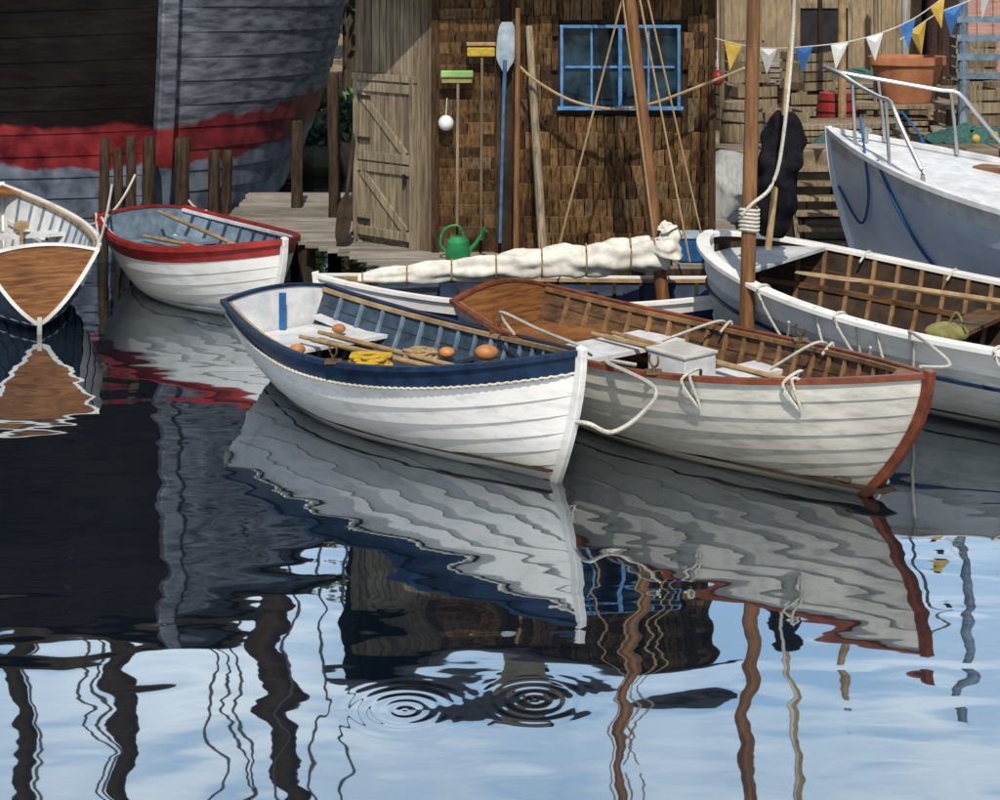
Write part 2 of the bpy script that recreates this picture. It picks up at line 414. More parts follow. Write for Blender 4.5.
# ================================================================== RED-TRIM ROWING BOAT
h=Hull((.03,12.42),(2.38,9.45),1.42,.62,.61,.55,.775,draft=.16,rake=.62)
g=group('rowing_boat',h.ctr)
build_hull(h,g,[cream_hull,seam],lambda k,s:0,strakes=10,inner=woodin,gun=redbrown,transom=varn,transom_in=varn,stemmat=redbrown,stemw=.055,crown=.09)
floor(h,g,.07,darkwood,woodin2); ribs(h,g,ribwood,20,r=.011); planklines(h,g,seamw,8); stringer(h,g,ribwood); inwale(h,g,ribwood); breasthook(h,g,varn,.90)
slab(h,g,'stern_seat',.012,.17,.38,.025,varn,n=3)
slab(h,g,'thwart',.22,.33,.42,.03,white_in); slab(h,g,'thwart',.50,.575,.40,.03,white_in); slab(h,g,'thwart',.74,.79,.44,.03,ribwood)
b=Buf(); rz=Matrix.Rotation(math.atan2(h.ux.y,h.ux.x),3,'Z')
b.box(h.at(.50,-.05,.47),(.34,.28,.18),rz); b.make('storage_box',white_in,g,bevel=.01)
b=Buf(); b.box(h.at(.50,-.05,.57),(.36,.30,.02),rz); b.make('box_lid',cream_hull,g,bevel=.005)
for s_ in (1,-1): rowlock(h,g,.60,s_)
oar(g,h.at(.22,.12,.46),h.at(.88,.18,.50)); oar(g,h.at(.24,.25,.46),h.at(.90,.08,.50))
coil(g,h.at(.66,-.05,.13),.14,ropet,5,.013)
for x0 in (.66,.40,.82):
    for s_ in ((-1,1) if x0<.8 else (-1,)):
        p=h.P(x0,1,s_,0,.035)
        rope('lashing',smoothpts([h.at(x0-.05,s_*.32,.47),p-h.uy*s_*.12,p+h.ux*.02,p+h.uy*s_*.035+Vector((0,0,-.06)),h.P(x0+.02,.85,s_,.03),p+h.ux*.06+h.uy*s_*.03,p+h.ux*.08-h.uy*s_*.1-Vector((0,0,.05))]),.010,ropew,g)
HR=h
rope('mooring_rope',smoothpts([HB.P(1,.62,1)+HB.ux*.03,W(590,424,9.8),W(612,432,9.85),W(640,415,9.9),W(655,388,9.95),HR.P(.50,1,-1,.0,.035),HR.at(.47,-.35,.5)]),.013,ropew)
rope('mooring_rope',smoothpts([HB.P(1,1,1)+Vector((0,0,.04)),W(540,330,10.6),W(500,312,11.2),HR.P(.25,1,-1,0,.03)]),.010,ropew)

# ================================================================== RED-STRIPE ROWING BOAT (left)
h=Hull((-3.40,16.2),(-1.78,14.02),1.38,.66,.60,.54,.71,draft=.14,rake=.36,p=2.4)
g=group('rowing_boat',h.ctr)
build_hull(h,g,[white,red,seam],lambda k,s:1 if k>=9 else 0,strakes=10,inner=bluegray,gun=red,gw=.05,gh=.05,transom=red,transom_in=bluegray,stemmat=white,lap=.006)
floor(h,g,.07,bluegray,woodin2); ribs(h,g,navyin,12); stringer(h,g,white_in); inwale(h,g,white_in); breasthook(h,g,redbrown)
slab(h,g,'stern_seat',.012,.2,.36,.025,bluegray,n=3); slab(h,g,'thwart',.42,.5,.38,.03,bluegray); slab(h,g,'thwart',.70,.76,.42,.03,white_in)
oar(g,h.at(.05,.1,.62),h.at(.85,-.05,.56)); oar(g,h.at(.08,-.1,.42),h.at(.8,.2,.45))
coil(g,h.at(.3,-.1,.12),.13,ropey); 
b=Buf(); b.sphere(h.at(.5,-.2,.46),.07); b.make('float',red,g,True)
HE=h
# ================================================================== VARNISHED-TRANSOM BOAT (far left)
h=Hull((-3.74,13.8),(-4.95,16.9),1.26,.72,.66,.56,.76,draft=.16,rake=.3,vs=.38,rise=.24)
g=group('rowing_boat',h.ctr)
build_hull(h,g,[white,navyin,seam],lambda k,s:1 if k<6 else 0,strakes=9,inner=white_in,gun=white,transom=varn,transom_in=white_in,stemmat=white,crown=.07)
floor(h,g,.07,white_in,woodin2); ribs(h,g,bluegray,16); stringer(h,g,white_in); inwale(h,g,woodlt); breasthook(h,g,varn)
slab(h,g,'stern_seat',.012,.16,.40,.025,bluegray,n=3); slab(h,g,'thwart',.40,.47,.42,.03,woodlt); slab(h,g,'thwart',.66,.72,.44,.03,white_in)
b=Buf()
edge=[h.P(0,t/14,1,.0)-h.ux*.012 for t in range(14,-1,-1)]+[h.P(0,t/14,-1,.0)-h.ux*.012 for t in range(1,15)]
b.sweep(edge,rect(.02,.03),lat=h.ux*-1); b.make('transom_edge',white,g)
b=Buf(); b.sweep([h.P(0,0,1)-h.ux*.01+Vector((0,0,.06)),h.P(0,0,1)-h.ux*.0+Vector((0,0,-.25))],rect(.035,.05),lat=h.uy); b.make('skeg',white,g)
oar(g,h.at(.12,.1,.5),h.at(.8,-.12,.5)); 
HF=h
rope('mooring_rope',sag(HF.P(.25,1,-1,0,.03),HE.P(0,1,-1,0,.03),.05),.012,ropew)
rope('mooring_rope',sag(HF.P(.5,1,-1,0,.03),W(135,175,16.6),.12),.012,ropew)
rope('mooring_rope',sag(HF.P(.15,1,-1,0,.03),W(112,185,16.6),.05),.012,ropew)
rope('mooring_rope',sag(HE.P(.1,1,1,0,.03),W(180,185,17.0),.08),.012,ropew)

# ================================================================== SAILING DINGHY with furled sail
h=Hull((1.75,13.42),(-1.45,13.45),1.12,.6,.46,.42,.54,draft=.15,rake=.3)
g=group('sailing_dinghy',h.ctr)
build_hull(h,g,[navy,white,seam],lambda k,s:1 if k>=8 else 0,strakes=9,inner=navy,gun=white,transom=navy,stemmat=white)
floor(h,g,.06,darkwood,darkwood); ribs(h,g,darkwood,14); inwale(h,g,woodlt)
slab(h,g,'thwart',.30,.36,.34,.03,navyin); slab(h,g,'foredeck',.70,.97,.43,.02,navyin,n=8)
b=Buf()
m0=Vector((1.31,13.42,.12)); m1=W(630,0,13.5); d=(m1-m0).normalized(); m2=m1+d*1.6
b.tube([m0,m0.lerp(m2,.5),m2],[.055,.05,.035],12); b.make('mast',spar,g,True)
b=Buf(); bo0=W(672,262,13.4); bo1=W(345,284,13.3)
b.tube([bo0,bo1],[.03,.025],8); b.make('boom',spar,g,True)
b=Buf(); K=260; n=36; pts=[];rr=[]
for i in range(K+1):
    u=i/K; p=(bo0+Vector((-.02,0,.075))).lerp(bo1+Vector((.1,0,.04)),u)
    tie=abs(math.sin(u*math.pi*7+.3))
    base=.108*(1-u)**.42+.026
    rr.append(base*(.82+.18*tie**.5)); pts.append(p)
for i,(p,r_) in enumerate(zip(pts,rr)):   # cloth rolled on the boom, long folds pinched at the ties
    u=i/K
    for k in range(n):
        a=2*math.pi*k/n
        f=.15*mn.noise(Vector((u*9,math.cos(a)*2.2,math.sin(a)*2.2)))+.12*math.sin(5*a+u*16+3*mn.noise(Vector((u*10,0,0))))+.07*mn.noise(Vector((u*40,a*2,3)))
        q=r_*(1+f); b.v.append(p+Vector((0,math.cos(a)*q*.85,math.sin(a)*q*1.05)))
for i in range(K):
    for k in range(n): b.f.append((i*n+k,i*n+(k+1)%n,(i+1)*n+(k+1)%n,(i+1)*n+k)); b.m.append(0)
b.f.append(tuple(range(n))[::-1]); b.m.append(0); b.f.append(tuple(K*n+k for k in range(n))); b.m.append(0)
b.make('furled_sail',sail,g,True,ang=80)
b=Buf()
pts2=smoothpts([bo0+Vector((-.05,-.03,.06)),bo0+Vector((-.03,-.04,.2)),bo0+Vector((-.06,-.03,.28)),W(663,225,13.4)],12)
b.tube(pts2,[.12-.10*i/(len(pts2)-1)+.008*math.sin(i*1.1) for i in range(len(pts2))],28,rough=.6,fr=14); b.make('sail_bunch',sail,g,True,ang=80)
for k in range(7):
    i=int(min(K-3,max(2,((k+1)*math.pi-.3)/(math.pi*7)*K)))
    p=pts[i]; q=rr[i]*1.12
    b=Buf(); b.tube([p+Vector((0,math.cos(a)*q*.9,math.sin(a)*q*1.05)) for a in [j*math.pi/8 for j in range(17)]],.008,5); b.make('sail_tie',ropet,g,True)
for a_,b_ in ((W(622,0,13.5),W(558,250,13.6)),(W(640,0,13.45),W(690,262,13.2)),(W(648,0,13.45),W(705,250,13.6)),(W(615,-60,13.5),W(655,245,13.3))):
    d=(a_-b_); rope('stay',[b_,a_+d*.35],.0085,ropet,g,5)

# ================================================================== LARGE OPEN BOAT (right)
h=Hull((5.3,10.3),(1.62,13.15),2.0,.55,.74,.60,.92,draft=.2,rake=.22,p=3.4,e=.62,sm=.40,vb=.35)
g=group('open_sailing_boat',h.ctr)
build_hull(h,g,[gray_hull,white,seam],lambda k,s:1 if k>=7 else 0,strakes=8,inner=darkwood,gun=white,gw=.10,gh=.035,transom=varn,transom_in=woodin,stemmat=white,lap=.007,stemw=.06,nst=44)
ribs(h,g,ribwood,22,x0=.1,x1=.9); floor(h,g,.08,darkwood,woodin2); stringer(h,g,woodin,.8); planklines(h,g,woodin,8)
slab(h,g,'thwart',.35,.40,.42,.03,woodin); slab(h,g,'thwart',.56,.61,.44,.03,woodin)
b=Buf()
for s_ in (1,-1): b.sweep([h.P(x,.80,s_,.012) for x in h.st(44)],rect(.03,.022))
b.make('rub_rail',navy,g)
slab(h,g,'foredeck',.86,.985,.80,.025,gray_hull,n=12)
coil(g,h.at(.45,-.2,.13),.16,ropet); coil(g,h.at(.70,-.1,.13),.18,ropew)
b=Buf(); b.sphere(h.at(.56,.28,.50),.14,n=18,sc=(1.1,.8,.55)); b.tube(smoothpts([h.at(.53,.28,.53),h.at(.545,.28,.65),h.at(.56,.28,.53)]),.01,6)
b.make('canvas_bag',olive,g,True)
b=Buf(); mb=W(746,290,12.05); mb.z=.25; mt=W(754,0,12.05); d=(mt-mb).normalized()
b.tube([mb,mb+d*2,mb+d*4.6],[.055,.050,.034],14); b.make('mast',spar,g,True)
b=Buf()
a0=W(786,112,12.5);a1=W(770,236,12.5)
ps=[a0.lerp(a1,i/40) for i in range(41)]
b.tube(ps,[.02+.15*math.sin(math.pi*min(1,.06+i/40*.86))**.55+.006*math.sin(i*.9) for i in range(41)],28,rough=.45,fr=6); b.make('furled_sail',blackcloth,g,True,ang=80)
b=Buf(); b.tube([W(768,250,12.3),W(790,60,12.5),W(800,-60,12.5)],[.025,.025,.02],8); b.make('gaff',woodlt,g,True)
rope('halyard',smoothpts([W(797,-120,12.2),W(793,30,12.1),W(783,140,12.0),W(772,185,12.0),W(752,204,11.98),W(742,215,12)]),.013,ropew,g)
for k in range(6):
    c=mb+d*(.90+.028*k); b=Buf(); b.tube([c+Vector((math.cos(j*math.pi/6)*.065,math.sin(j*math.pi/6)*.065,.006*math.sin(j))) for j in range(13)],.013,5); b.make('mast_lashing',ropew,g,True)
rope('sheet_line',smoothpts([h.P(.7,1,1,.02,.03),h.P(.69,.8,1,.07),h.P(.67,.55,1,.05),h.P(.64,.7,1,.06),h.P(.63,1,1,.02,.03)]),.011,ropew,g)
rope('sheet_line',smoothpts([h.P(.6,1,1,.02,.03),h.P(.59,.8,1,.07),h.P(.57,.6,1,.05),h.P(.55,.8,1,.06),h.P(.54,1,1,.02,.03)]),.011,ropew,g)
for s_ in (.8,.66,.42):
    p=h.P(s_,1,-1,0,.03); rope('rail_lashing',smoothpts([p+h.uy*.15-Vector((0,0,.06)),p,p-h.uy*.07-Vector((0,0,.05)),h.P(s_-.02,.84,-1,.04)]),.010,ropew,g)
    p=h.P(s_,1,1,0,.03); rope('rail_lashing',smoothpts([p-h.uy*.2-Vector((0,0,.12)),p-h.uy*.05,p+h.uy*.07-Vector((0,0,.04)),h.P(s_-.03,.78,1,.06),h.P(s_-.05,.9,1,.05)]),.010,ropew,g)
oar(g,h.at(.2,-.3,.62),h.at(.85,-.1,.70),r=.024)
HC=h
rope('mooring_rope',smoothpts([HC.P(.55,1,1,0,.03),W(930,345,10.2),W(950,365,9.9),HR.P(.97,1,1,0,.04)]),.010,ropew)

# ================================================================== WHITE MOTOR BOAT (right, railing)
bluewhite=M('blue_white_gelcoat',(.76,.82,.90),(.62,.70,.82),scale=3,rough=.3,bump=0,big=.15,grime=(0,.2,(.15,.15,.13)))
h=Hull((7.0,11.9),(3.05,15.75),2.3,.8,.95,.98,1.44,draft=.2,rake=.55,p=2.3,vb=.8)
g=group('cabin_boat',h.ctr)
build_hull(h,g,[bluewhite,white_in,seam],lambda k,s:1 if k>=11 else 0,strakes=12,inner=white_in,gun=white_in,gw=.06,gh=.05,transom=white_in,stemmat=bluewhite,lap=.001)
b=Buf(); S_=h.st(24)
for x in S_:
    w=max(.0,h.w(x)-.03); zc=h.zz(x)-.03
    for j in range(7):
        u=-1+j/3; b.v.append(h.at(x*.995,u*w,zc+.07*(1-u*u)*min(1,w)))
for i in range(24):
    for j in range(6): b.f.append((i*7+j,i*7+j+1,i*7+8+j,i*7+7+j)); b.m.append(0)
b.make('deck',white_in,g,True)
rzd=Matrix.Rotation(math.atan2(h.ux.y,h.ux.x),3,'Z')
b=Buf(); b.box(h.at(.40,0,1.22),(1.9,1.25,.42),rzd,taper=.86); b.make('cabin',white_in,g,bevel=.05)
b=Buf(); b.box(h.at(.40,.59,1.22),(1.2,.02,.14),rzd); b.box(h.at(.40,-.59,1.22),(1.2,.02,.14),rzd); b.make('cabin_window',glass,g)
b=Buf(); b.box(h.at(.70,-.25,1.19),(.55,.22,.07),rzd@Matrix.Rotation(.1,3,'Z')); b.make('hatch_cover',varn,g,bevel=.01)
b=Buf(); b.tube([h.at(.93,0,h.zz(.93)),h.at(.93,0,h.zz(.93)+.14)],.03,10); b.tube([h.at(.93,-.09,h.zz(.93)+.1),h.at(.93,.09,h.zz(.93)+.1)],.018,8); b.make('mooring_bitt',steel,g,True)
b=Buf()
def rl(x,s_,z,i=.08):
    p=h.P(x,1,s_,-i); return Vector((p.x,p.y,h.zz(x)+z))
top=[rl(.74,s_,0) for s_ in (1,)]+[rl(.745+.245*i/10,1,.10+.46*min(1,i/3)) for i in range(11)]+[rl(1,1,.58)+h.ux*.06]+[rl(.99-.245*i/10,-1,.10+.46*min(1,(10-i)/3)) for i in range(11)]+[rl(.74,-1,0)]
b.tube(smoothpts(top,3),.02,8)
for x in (.83,.93):
    for s_ in (1,-1):
        z=.10+.46*min(1,(x-.745)/.245*10/3); b.tube([rl(x-.01,s_,0),rl(x,s_,z)],.016,8)
b.make('pulpit_rail',steel,g,True)
for s_ in (1,-1):
    rope('mooring_rope',smoothpts([rl(.84,s_,.03,.0),h.P(.80,.85,s_,.04),h.P(.76,.65,s_,.04),h.P(.70,.45,s_,.05)]),.016,ropeb,g)
    rope('fender_line',smoothpts([rl(.90,s_,.3,.06),rl(.875,s_,.03,.0),h.P(.88,.8,s_,.04),h.P(.93,.62,s_,.05),h.P(.985,.74,s_,.03)]),.012,ropeb,g)
HD=h

# ================================================================== BIG SHIP (left, behind)
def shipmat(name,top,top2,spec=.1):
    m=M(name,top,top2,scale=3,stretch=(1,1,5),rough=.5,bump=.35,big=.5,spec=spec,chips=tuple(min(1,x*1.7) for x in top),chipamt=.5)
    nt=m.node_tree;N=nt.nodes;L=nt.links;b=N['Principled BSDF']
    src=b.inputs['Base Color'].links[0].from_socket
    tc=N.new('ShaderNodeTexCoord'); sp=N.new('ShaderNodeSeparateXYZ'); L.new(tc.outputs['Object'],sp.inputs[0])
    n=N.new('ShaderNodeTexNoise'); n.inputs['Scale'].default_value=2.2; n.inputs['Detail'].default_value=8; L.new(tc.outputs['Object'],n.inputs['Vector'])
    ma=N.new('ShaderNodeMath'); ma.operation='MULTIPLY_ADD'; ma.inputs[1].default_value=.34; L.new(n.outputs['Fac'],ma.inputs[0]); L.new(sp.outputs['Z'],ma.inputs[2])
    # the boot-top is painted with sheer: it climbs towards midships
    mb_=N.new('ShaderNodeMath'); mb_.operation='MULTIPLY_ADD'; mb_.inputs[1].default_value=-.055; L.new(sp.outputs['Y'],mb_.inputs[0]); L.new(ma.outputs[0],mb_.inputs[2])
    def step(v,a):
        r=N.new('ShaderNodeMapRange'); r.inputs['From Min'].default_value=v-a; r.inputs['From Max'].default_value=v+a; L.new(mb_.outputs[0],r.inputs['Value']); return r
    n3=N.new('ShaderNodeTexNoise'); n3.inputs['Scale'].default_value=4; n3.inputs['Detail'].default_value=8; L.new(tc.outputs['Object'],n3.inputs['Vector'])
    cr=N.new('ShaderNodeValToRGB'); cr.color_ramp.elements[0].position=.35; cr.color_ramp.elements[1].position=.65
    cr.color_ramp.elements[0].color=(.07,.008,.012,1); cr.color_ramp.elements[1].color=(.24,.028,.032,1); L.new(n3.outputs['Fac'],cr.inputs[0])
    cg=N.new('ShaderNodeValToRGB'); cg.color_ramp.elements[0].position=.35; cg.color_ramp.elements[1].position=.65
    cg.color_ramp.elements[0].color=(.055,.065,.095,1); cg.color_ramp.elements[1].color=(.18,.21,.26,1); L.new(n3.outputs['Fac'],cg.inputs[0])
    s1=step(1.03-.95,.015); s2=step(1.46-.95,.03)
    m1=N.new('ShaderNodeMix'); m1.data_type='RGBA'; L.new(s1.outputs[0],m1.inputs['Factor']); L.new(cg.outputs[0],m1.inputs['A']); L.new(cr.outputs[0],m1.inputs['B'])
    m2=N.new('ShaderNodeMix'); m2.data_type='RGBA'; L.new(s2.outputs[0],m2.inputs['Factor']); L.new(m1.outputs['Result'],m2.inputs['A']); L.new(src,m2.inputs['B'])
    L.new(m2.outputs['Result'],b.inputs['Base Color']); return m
ship_shaded=shipmat('ship_topside_shaded',(.007,.006,.007),(.016,.011,.011),.05); ship_lit=shipmat('ship_topside_lit',(.20,.225,.27),(.05,.057,.075),.3)  # shade of the left side and light of the right put into the colours
h=Hull((-8.2,26.0),(-3.34,17.2),7.5,.7,4.6,3.9,3.85,draft=1.3,rake=.8,p=2.2,e=.66,sm=.45,vb=.12,amax=97)
g=group('fishing_ship',h.ctr)
build_hull(h,g,[ship_lit,ship_shaded,seamw],lambda k,s:0 if s>0 else 1,strakes=28,inner=darkwood,gun=darkwood,gw=.2,gh=.14,transom=ship_shaded,lap=.022,stemmat=None,nst=60)  # lit copy on the right side, shaded copy on the left
b=Buf(); pts=[h.P(1,t/14,1)+h.ux*.03 for t in range(0,15)]; b.sweep(pts,rect(.18,.2),lat=h.uy); b.make('stem_post',ship_lit,g,bevel=.02)
slab(h,g,'deck',.02,.97,3.3,.05,darkwood,n=20)
b=Buf()
for (px,D,r,lean) in ((18,20.5,.13,.0),(112,20.3,.15,.05),(252,20.6,.2,.14)):
    X=(px-500)/F*D
    b.tube([(X,D,3.1),(X+lean*1.5,D,5.2),(X+lean*5,D,9)],[r,r,r*.7],12)
b.make('masts',darkwood,g,True)
b=Buf()
for (px,px2) in ((60,112),(85,112),(200,252),(225,250),(30,18),(300,262),(330,300),(210,206),(350,340)):
    D=19.9; b.tube([((px-500)/F*D,D,3.3),((px2-500)/F*D,D+.6,8.6)],.02,5)
b.make('rigging',black,g,True)

# ================================================================== PILES
def pile(px,pytop,D,r,lean=0):
    p=W(px,pytop,D); gg=group('mooring_pile',(p.x,p.y,0)); b=Buf()
    pts=[Vector((p.x+lean*(i/8-1)*.3,p.y,-.6+(p.z+.6)*i/8)) for i in range(9)]
    pts.append(pts[-1]+Vector((0,0,.02)))
    b.tube(pts,[r*1.08,r*1.06,r*1.04,r*1.02,r,r,r,r,r*.97,r*.8],14,rough=.28); b.make('post',pilew,gg,True)
for a in ((105,140,16.9,.05,.1),(118,150,17.0,.045,-.1),(131,138,16.8,.05,0),(149,139,17.0,.065,.05),(182,140,16.8,.075,0),(214,152,16.9,.06,0),(228,152,17.0,.05,.2),(297,123,17.2,.06,0),(333,75,16.6,.06,-.1)):
    pile(*a)

# ================================================================== DOCK
g=group('wooden_dock',(0,15,.5))
b=Buf(); y=14.2
while y<18.2:
    w=R(.11,.15); xl=-1.0-(y-14.2)*.76 if y<16.4 else -2.67
    b.box(((xl+2.2)/2+R(-.03,.03),y+w/2,.475+R(-.005,.005)),(2.2-xl,w-.016,.045),mi=random.randrange(3)); y+=w
b.make('deck_planks',DK,g,bevel=.004)
b=Buf()
b.box((.6,14.25,.36),(3.2,.1,.18)); b.box((0.2,16.2,.36),(4,.12,.18))
for x in (-.9,.0,.9,1.9): b.tube([(x,14.34,-.5),(x,14.34,.44)],.08,10); b.tube([(x,16,-.5),(x,16,.44)],.08,10)
b.tube([(-1.75,15.4,-.5),(-1.75,15.4,.44)],.08,10); b.tube([(-2.4,16.2,-.5),(-2.4,16.2,.44)],.08,10)
b.make('dock_frame',pilew,g)
b=Buf()
x=-1.0
while x<2.1:
    b.box((x+.08,14.42,.1),(.14,.03,.62+R(-.05,.03))); x+=.16
b.make('sheathing',pilew,g)

# ================================================================== SHED
g=group('wooden_shed',(.3,15,.5))
Z0=.5;Z1=3.0; YF=14.72; XL=-.56; XR=1.83; RZ=3.78
foot=[(-1.27,15.36),(XL+.02,YF+.04),(XR-.02,YF+.04),(XR-.02,17.4),(-1.27,17.4)]
wx0,wx1,wz0,wz1=.545,1.53,1.76,2.44
vs=[];fs=[]
for (x,y) in foot: vs+= [(x,y,Z0),(x,y,Z1)]
n=5
for i in range(n):
    j=(i+1)%n
    if i==1: continue
    fs.append((2*i,2*j,2*j+1,2*i+1))
x0,x1,yf=XL+.02,XR-.02,YF+.04; o=len(vs)
vs+=[(x0,yf,Z0),(x1,yf,Z0),(x1,yf,Z1),(x0,yf,Z1),(wx0,yf,wz0),(wx1,yf,wz0),(wx1,yf,wz1),(wx0,yf,wz1)]
fs+=[(o,o+1,o+5,o+4),(o+1,o+2,o+6,o+5),(o+2,o+3,o+7,o+6),(o+3,o,o+4,o+7)]
add('walls',vs,fs,darkwood,None,g)
def shingles(xa,xb,za,zb,y,row,wmin,wmax,name,holes=None):
    b=Buf(); z=za; k=0
    while z<zb:
        x=xa
        while x<xb-.01:
            w=min(R(wmin,wmax),xb-x); L=row*1.3; dz=R(-.009,.009)
            cx=x+w/2; cz=z+row/2+dz
            if not(holes and cx+w/2>holes[0] and cx-w/2<holes[1] and cz+row*.5>holes[2] and cz-row*.5<holes[3]):
                rot=Matrix.Rotation(math.radians(R(11,15)),3,'X')@Matrix.Rotation(R(-.015,.015),3,'Y')
                b.box((cx,y-.008+R(-.004,.004),cz),(w-R(.006,.012),.015,L),rot,mi=random.choice([0,0,1,1,2,3,4]))
            x+=w
        z+=row; k+=1
    return b.make(name,SH,g)
shingles(.13,XR,Z0,Z1,YF,.145,.05,.12,'shingles_main',(wx0-.03,wx1+.03,wz0-.02,wz1+.02))
shingles(XL+.03,-.03,Z0,Z1,YF,.100,.12,.3,'shingles_narrow')
b=Buf(); b.box((.05,YF+.0,(Z0+Z1)/2),(.15,.03,Z1-Z0)); b.make('recess_shade_strip',darkwood,g)  # dark strip puts the recess's shade into the colour
b=Buf(); b.box((.125,YF-.035,(Z0+Z1)/2),(.045,.05,Z1-Z0)); b.box((-.02,YF-.03,(Z0+Z1)/2),(.05,.05,Z1-Z0)); b.box((XR,YF-.02,(Z0+Z1)/2),(.06,.07,Z1-Z0),mi=0)
b.box((XL,YF-.02,(Z0+Z1)/2),(.07,.05,Z1-Z0)); b.make('corner_boards',[SH[3]],g,bevel=.004)
b=Buf(); z=Z0
while z<Z1:
    y=YF
    while y<17.3:
        w=R(.08,.16); b.box((XR+.0,y+w/2,z+.07),(.012,w-.006,.18),Matrix.Rotation(math.radians(-7),3,'Y'),mi=random.randrange(5)); y+=w
    z+=.145
b.make('shingles_side',SH,g)
A=Vector((-1.29,15.36,0)); B_=Vector((XL,YF,0)); u=(B_-A); LW=u.length; u.normalize(); nrm=Vector((u.y,-u.x,0)); ang=math.atan2(u.y,u.x); rz=Matrix.Rotation(ang,3,'Z')
def wp(a,out,z): return A+u*a+nrm*out+Vector((0,0,z))
b=Buf(); a=0
while a<LW-.01:
    w=min(R(.07,.11),LW-a); b.box(wp(a+w/2,.012+R(0,.004),(Z0+Z1)/2),(w-.008,.022,Z1-Z0),rz,mi=random.randrange(3)); a+=w
b.make('plank_wall',PL,g)
b=Buf()
dx0,dx1,dzt=.06,.72,1.95
a=dx0
while a<dx1-.01:
    w=.094; b.box(wp(a+w/2,.034+R(0,.003),(Z0+.03+dzt)/2),(w-.008,.02,dzt-Z0-.03),rz,mi=random.randrange(3)); a+=w
zm=.5*(Z0+dzt)
for z in (Z0+.1,zm-.05,zm+.05,dzt-.06): b.box(wp((dx0+dx1)/2,.055,z),(dx1-dx0,.02,.08),rz,mi=2)
for zlo in (Z0+.1,zm+.05):
    hh=(zm-.05-Z0-.1); L=math.hypot(dx1-dx0-.1,hh-.08); an=math.atan2(hh-.08,dx1-dx0-.1)
    b.box(wp((dx0+dx1)/2,.052,zlo+hh/2),(L,.02,.07),rz@Matrix.Rotation(an,3,'Y'),mi=2)
b.box(wp(dx0-.02,.05,(Z0+dzt)/2),(.05,.04,dzt-Z0),rz,mi=2); b.box(wp(dx1+.025,.05,(Z0+dzt)/2),(.05,.04,dzt-Z0),rz,mi=2)
b.box(wp((dx0+dx1)/2,.05,dzt+.03),(dx1-dx0+.12,.045,.06),rz,mi=2)
b.make('door',PL,g,bevel=.003)
b=Buf()
for z in (Z0+.2,zm+.2,dzt-.15): b.box(wp(dx0+.09,.068,z),(.16,.006,.03),rz)
b.box(wp(dx1-.06,.07,zm-.12),(.03,.02,.09),rz); b.make('door_hinges',black,g)
wm=M('window_blue_trim',(.12,.30,.55),(.04,.14,.34),scale=14,rough=.6,chips=(.4,.42,.42))
b=Buf(); wy=YF-.035; wc=(wx0+wx1)/2; zc=(wz0+wz1)/2
b.box((wc,wy,wz1+.012),(wx1-wx0+.06,.06,.026)); b.box((wc,wy-.012,wz0-.013),(wx1-wx0+.10,.09,.028))
b.box((wx0-.013,wy,zc),(.026,.058,wz1-wz0)); b.box((wx1+.013,wy,zc),(.026,.058,wz1-wz0)); b.box((wc,wy+.002,zc),(.034,.055,wz1-wz0))
for x in (wx0+(wc-wx0)/2,wc+(wx1-wc)/2): b.box((x,wy+.016,zc),(.02,.03,wz1-wz0))
b.box(((wx0+wc)/2,wy+.018,zc),(wc-wx0-.04,.026,.02)); b.box(((wx1+wc)/2,wy+.018,zc),(wx1-wc-.04,.026,.02))
b.make('window_frame',wm,g,bevel=.003)
b=Buf(); b.box((wc,YF+.0,zc),(wx1-wx0,.008,wz1-wz0)); b.make('window_glass',glass,g)
b=Buf(); yr=16.1; ze=Z1-.12
for (ya,yb) in ((YF-.36,yr),(17.7,yr)):
    base=len(b.v); b.v+=[Vector(p) for p in [(-1.5,ya,ze),(XR+.22,ya,ze),(XR+.22,yb,RZ),(-1.5,yb,RZ),(-1.5,ya,ze+.08),(XR+.22,ya,ze+.08),(XR+.22,yb,RZ+.08),(-1.5,yb,RZ+.08)]]
    for f in [(0,3,2,1),(4,5,6,7),(0,1,5,4),(1,2,6,5),(2,3,7,6),(3,0,4,7)]: b.f.append(tuple(base+i for i in f)); b.m.append(0)
b.make('roof',roofm,g)
add('gable_end',[(XR-.03,YF,Z1-.1),(XR-.03,17.4,Z1-.1),(XR-.03,yr,RZ-.02),(-1.26,YF+.6,Z1-.1),(-1.26,17.4,Z1-.1),(-1.26,yr,RZ-.02)],[(0,1,2),(3,4,5)],SH[1],None,g)
b=Buf(); b.box((.2,yr+.1,RZ+.12),(.42,.42,.55)); b.box((.2,yr+.1,RZ+.42),(.5,.5,.07)); b.make('chimney',ST[3],g,bevel=.01)

# ------------------------------------------------ tools on the shed
gg=group('push_broom',W(457,74,14.6)); b=Buf(); b.box(W(457,74,14.6),(.28,.05,.06)); b.make('head',lgreen,gg,bevel=.01)
b=Buf(); b.box(W(457,81,14.6),(.26,.04,.03)); b.make('bristles',olive,gg)
b=Buf(); b.tube([W(458,82,14.6),W(457,225,14.55)],.013,8); b.make('handle',PL[0],gg,True)
gg=group('scrub_brush',W(481,52,14.6)); b=Buf(); b.box(W(481,52,14.6),(.24,.05,.08)); b.make('bristles',yellow,gg,bevel=.012)
b=Buf(); b.box(W(481,44,14.6),(.25,.06,.03)); b.make('head',woodlt,gg,bevel=.004); b=Buf(); b.tube([W(482,58,14.6),W(481,240,14.5)],.012,8); b.make('handle',PL[1],gg,True)
gg=group('paddle',W(505,120,14.55)); p0=W(500,243,14.45);p1=W(507,22,14.6)
bluew=M('worn_blue_blade',(.40,.47,.50),(.22,.30,.36),scale=8,rough=.6)
pb=M('paddle_shaft_blue',(.08,.20,.36),(.04,.10,.2),scale=12,rough=.6)
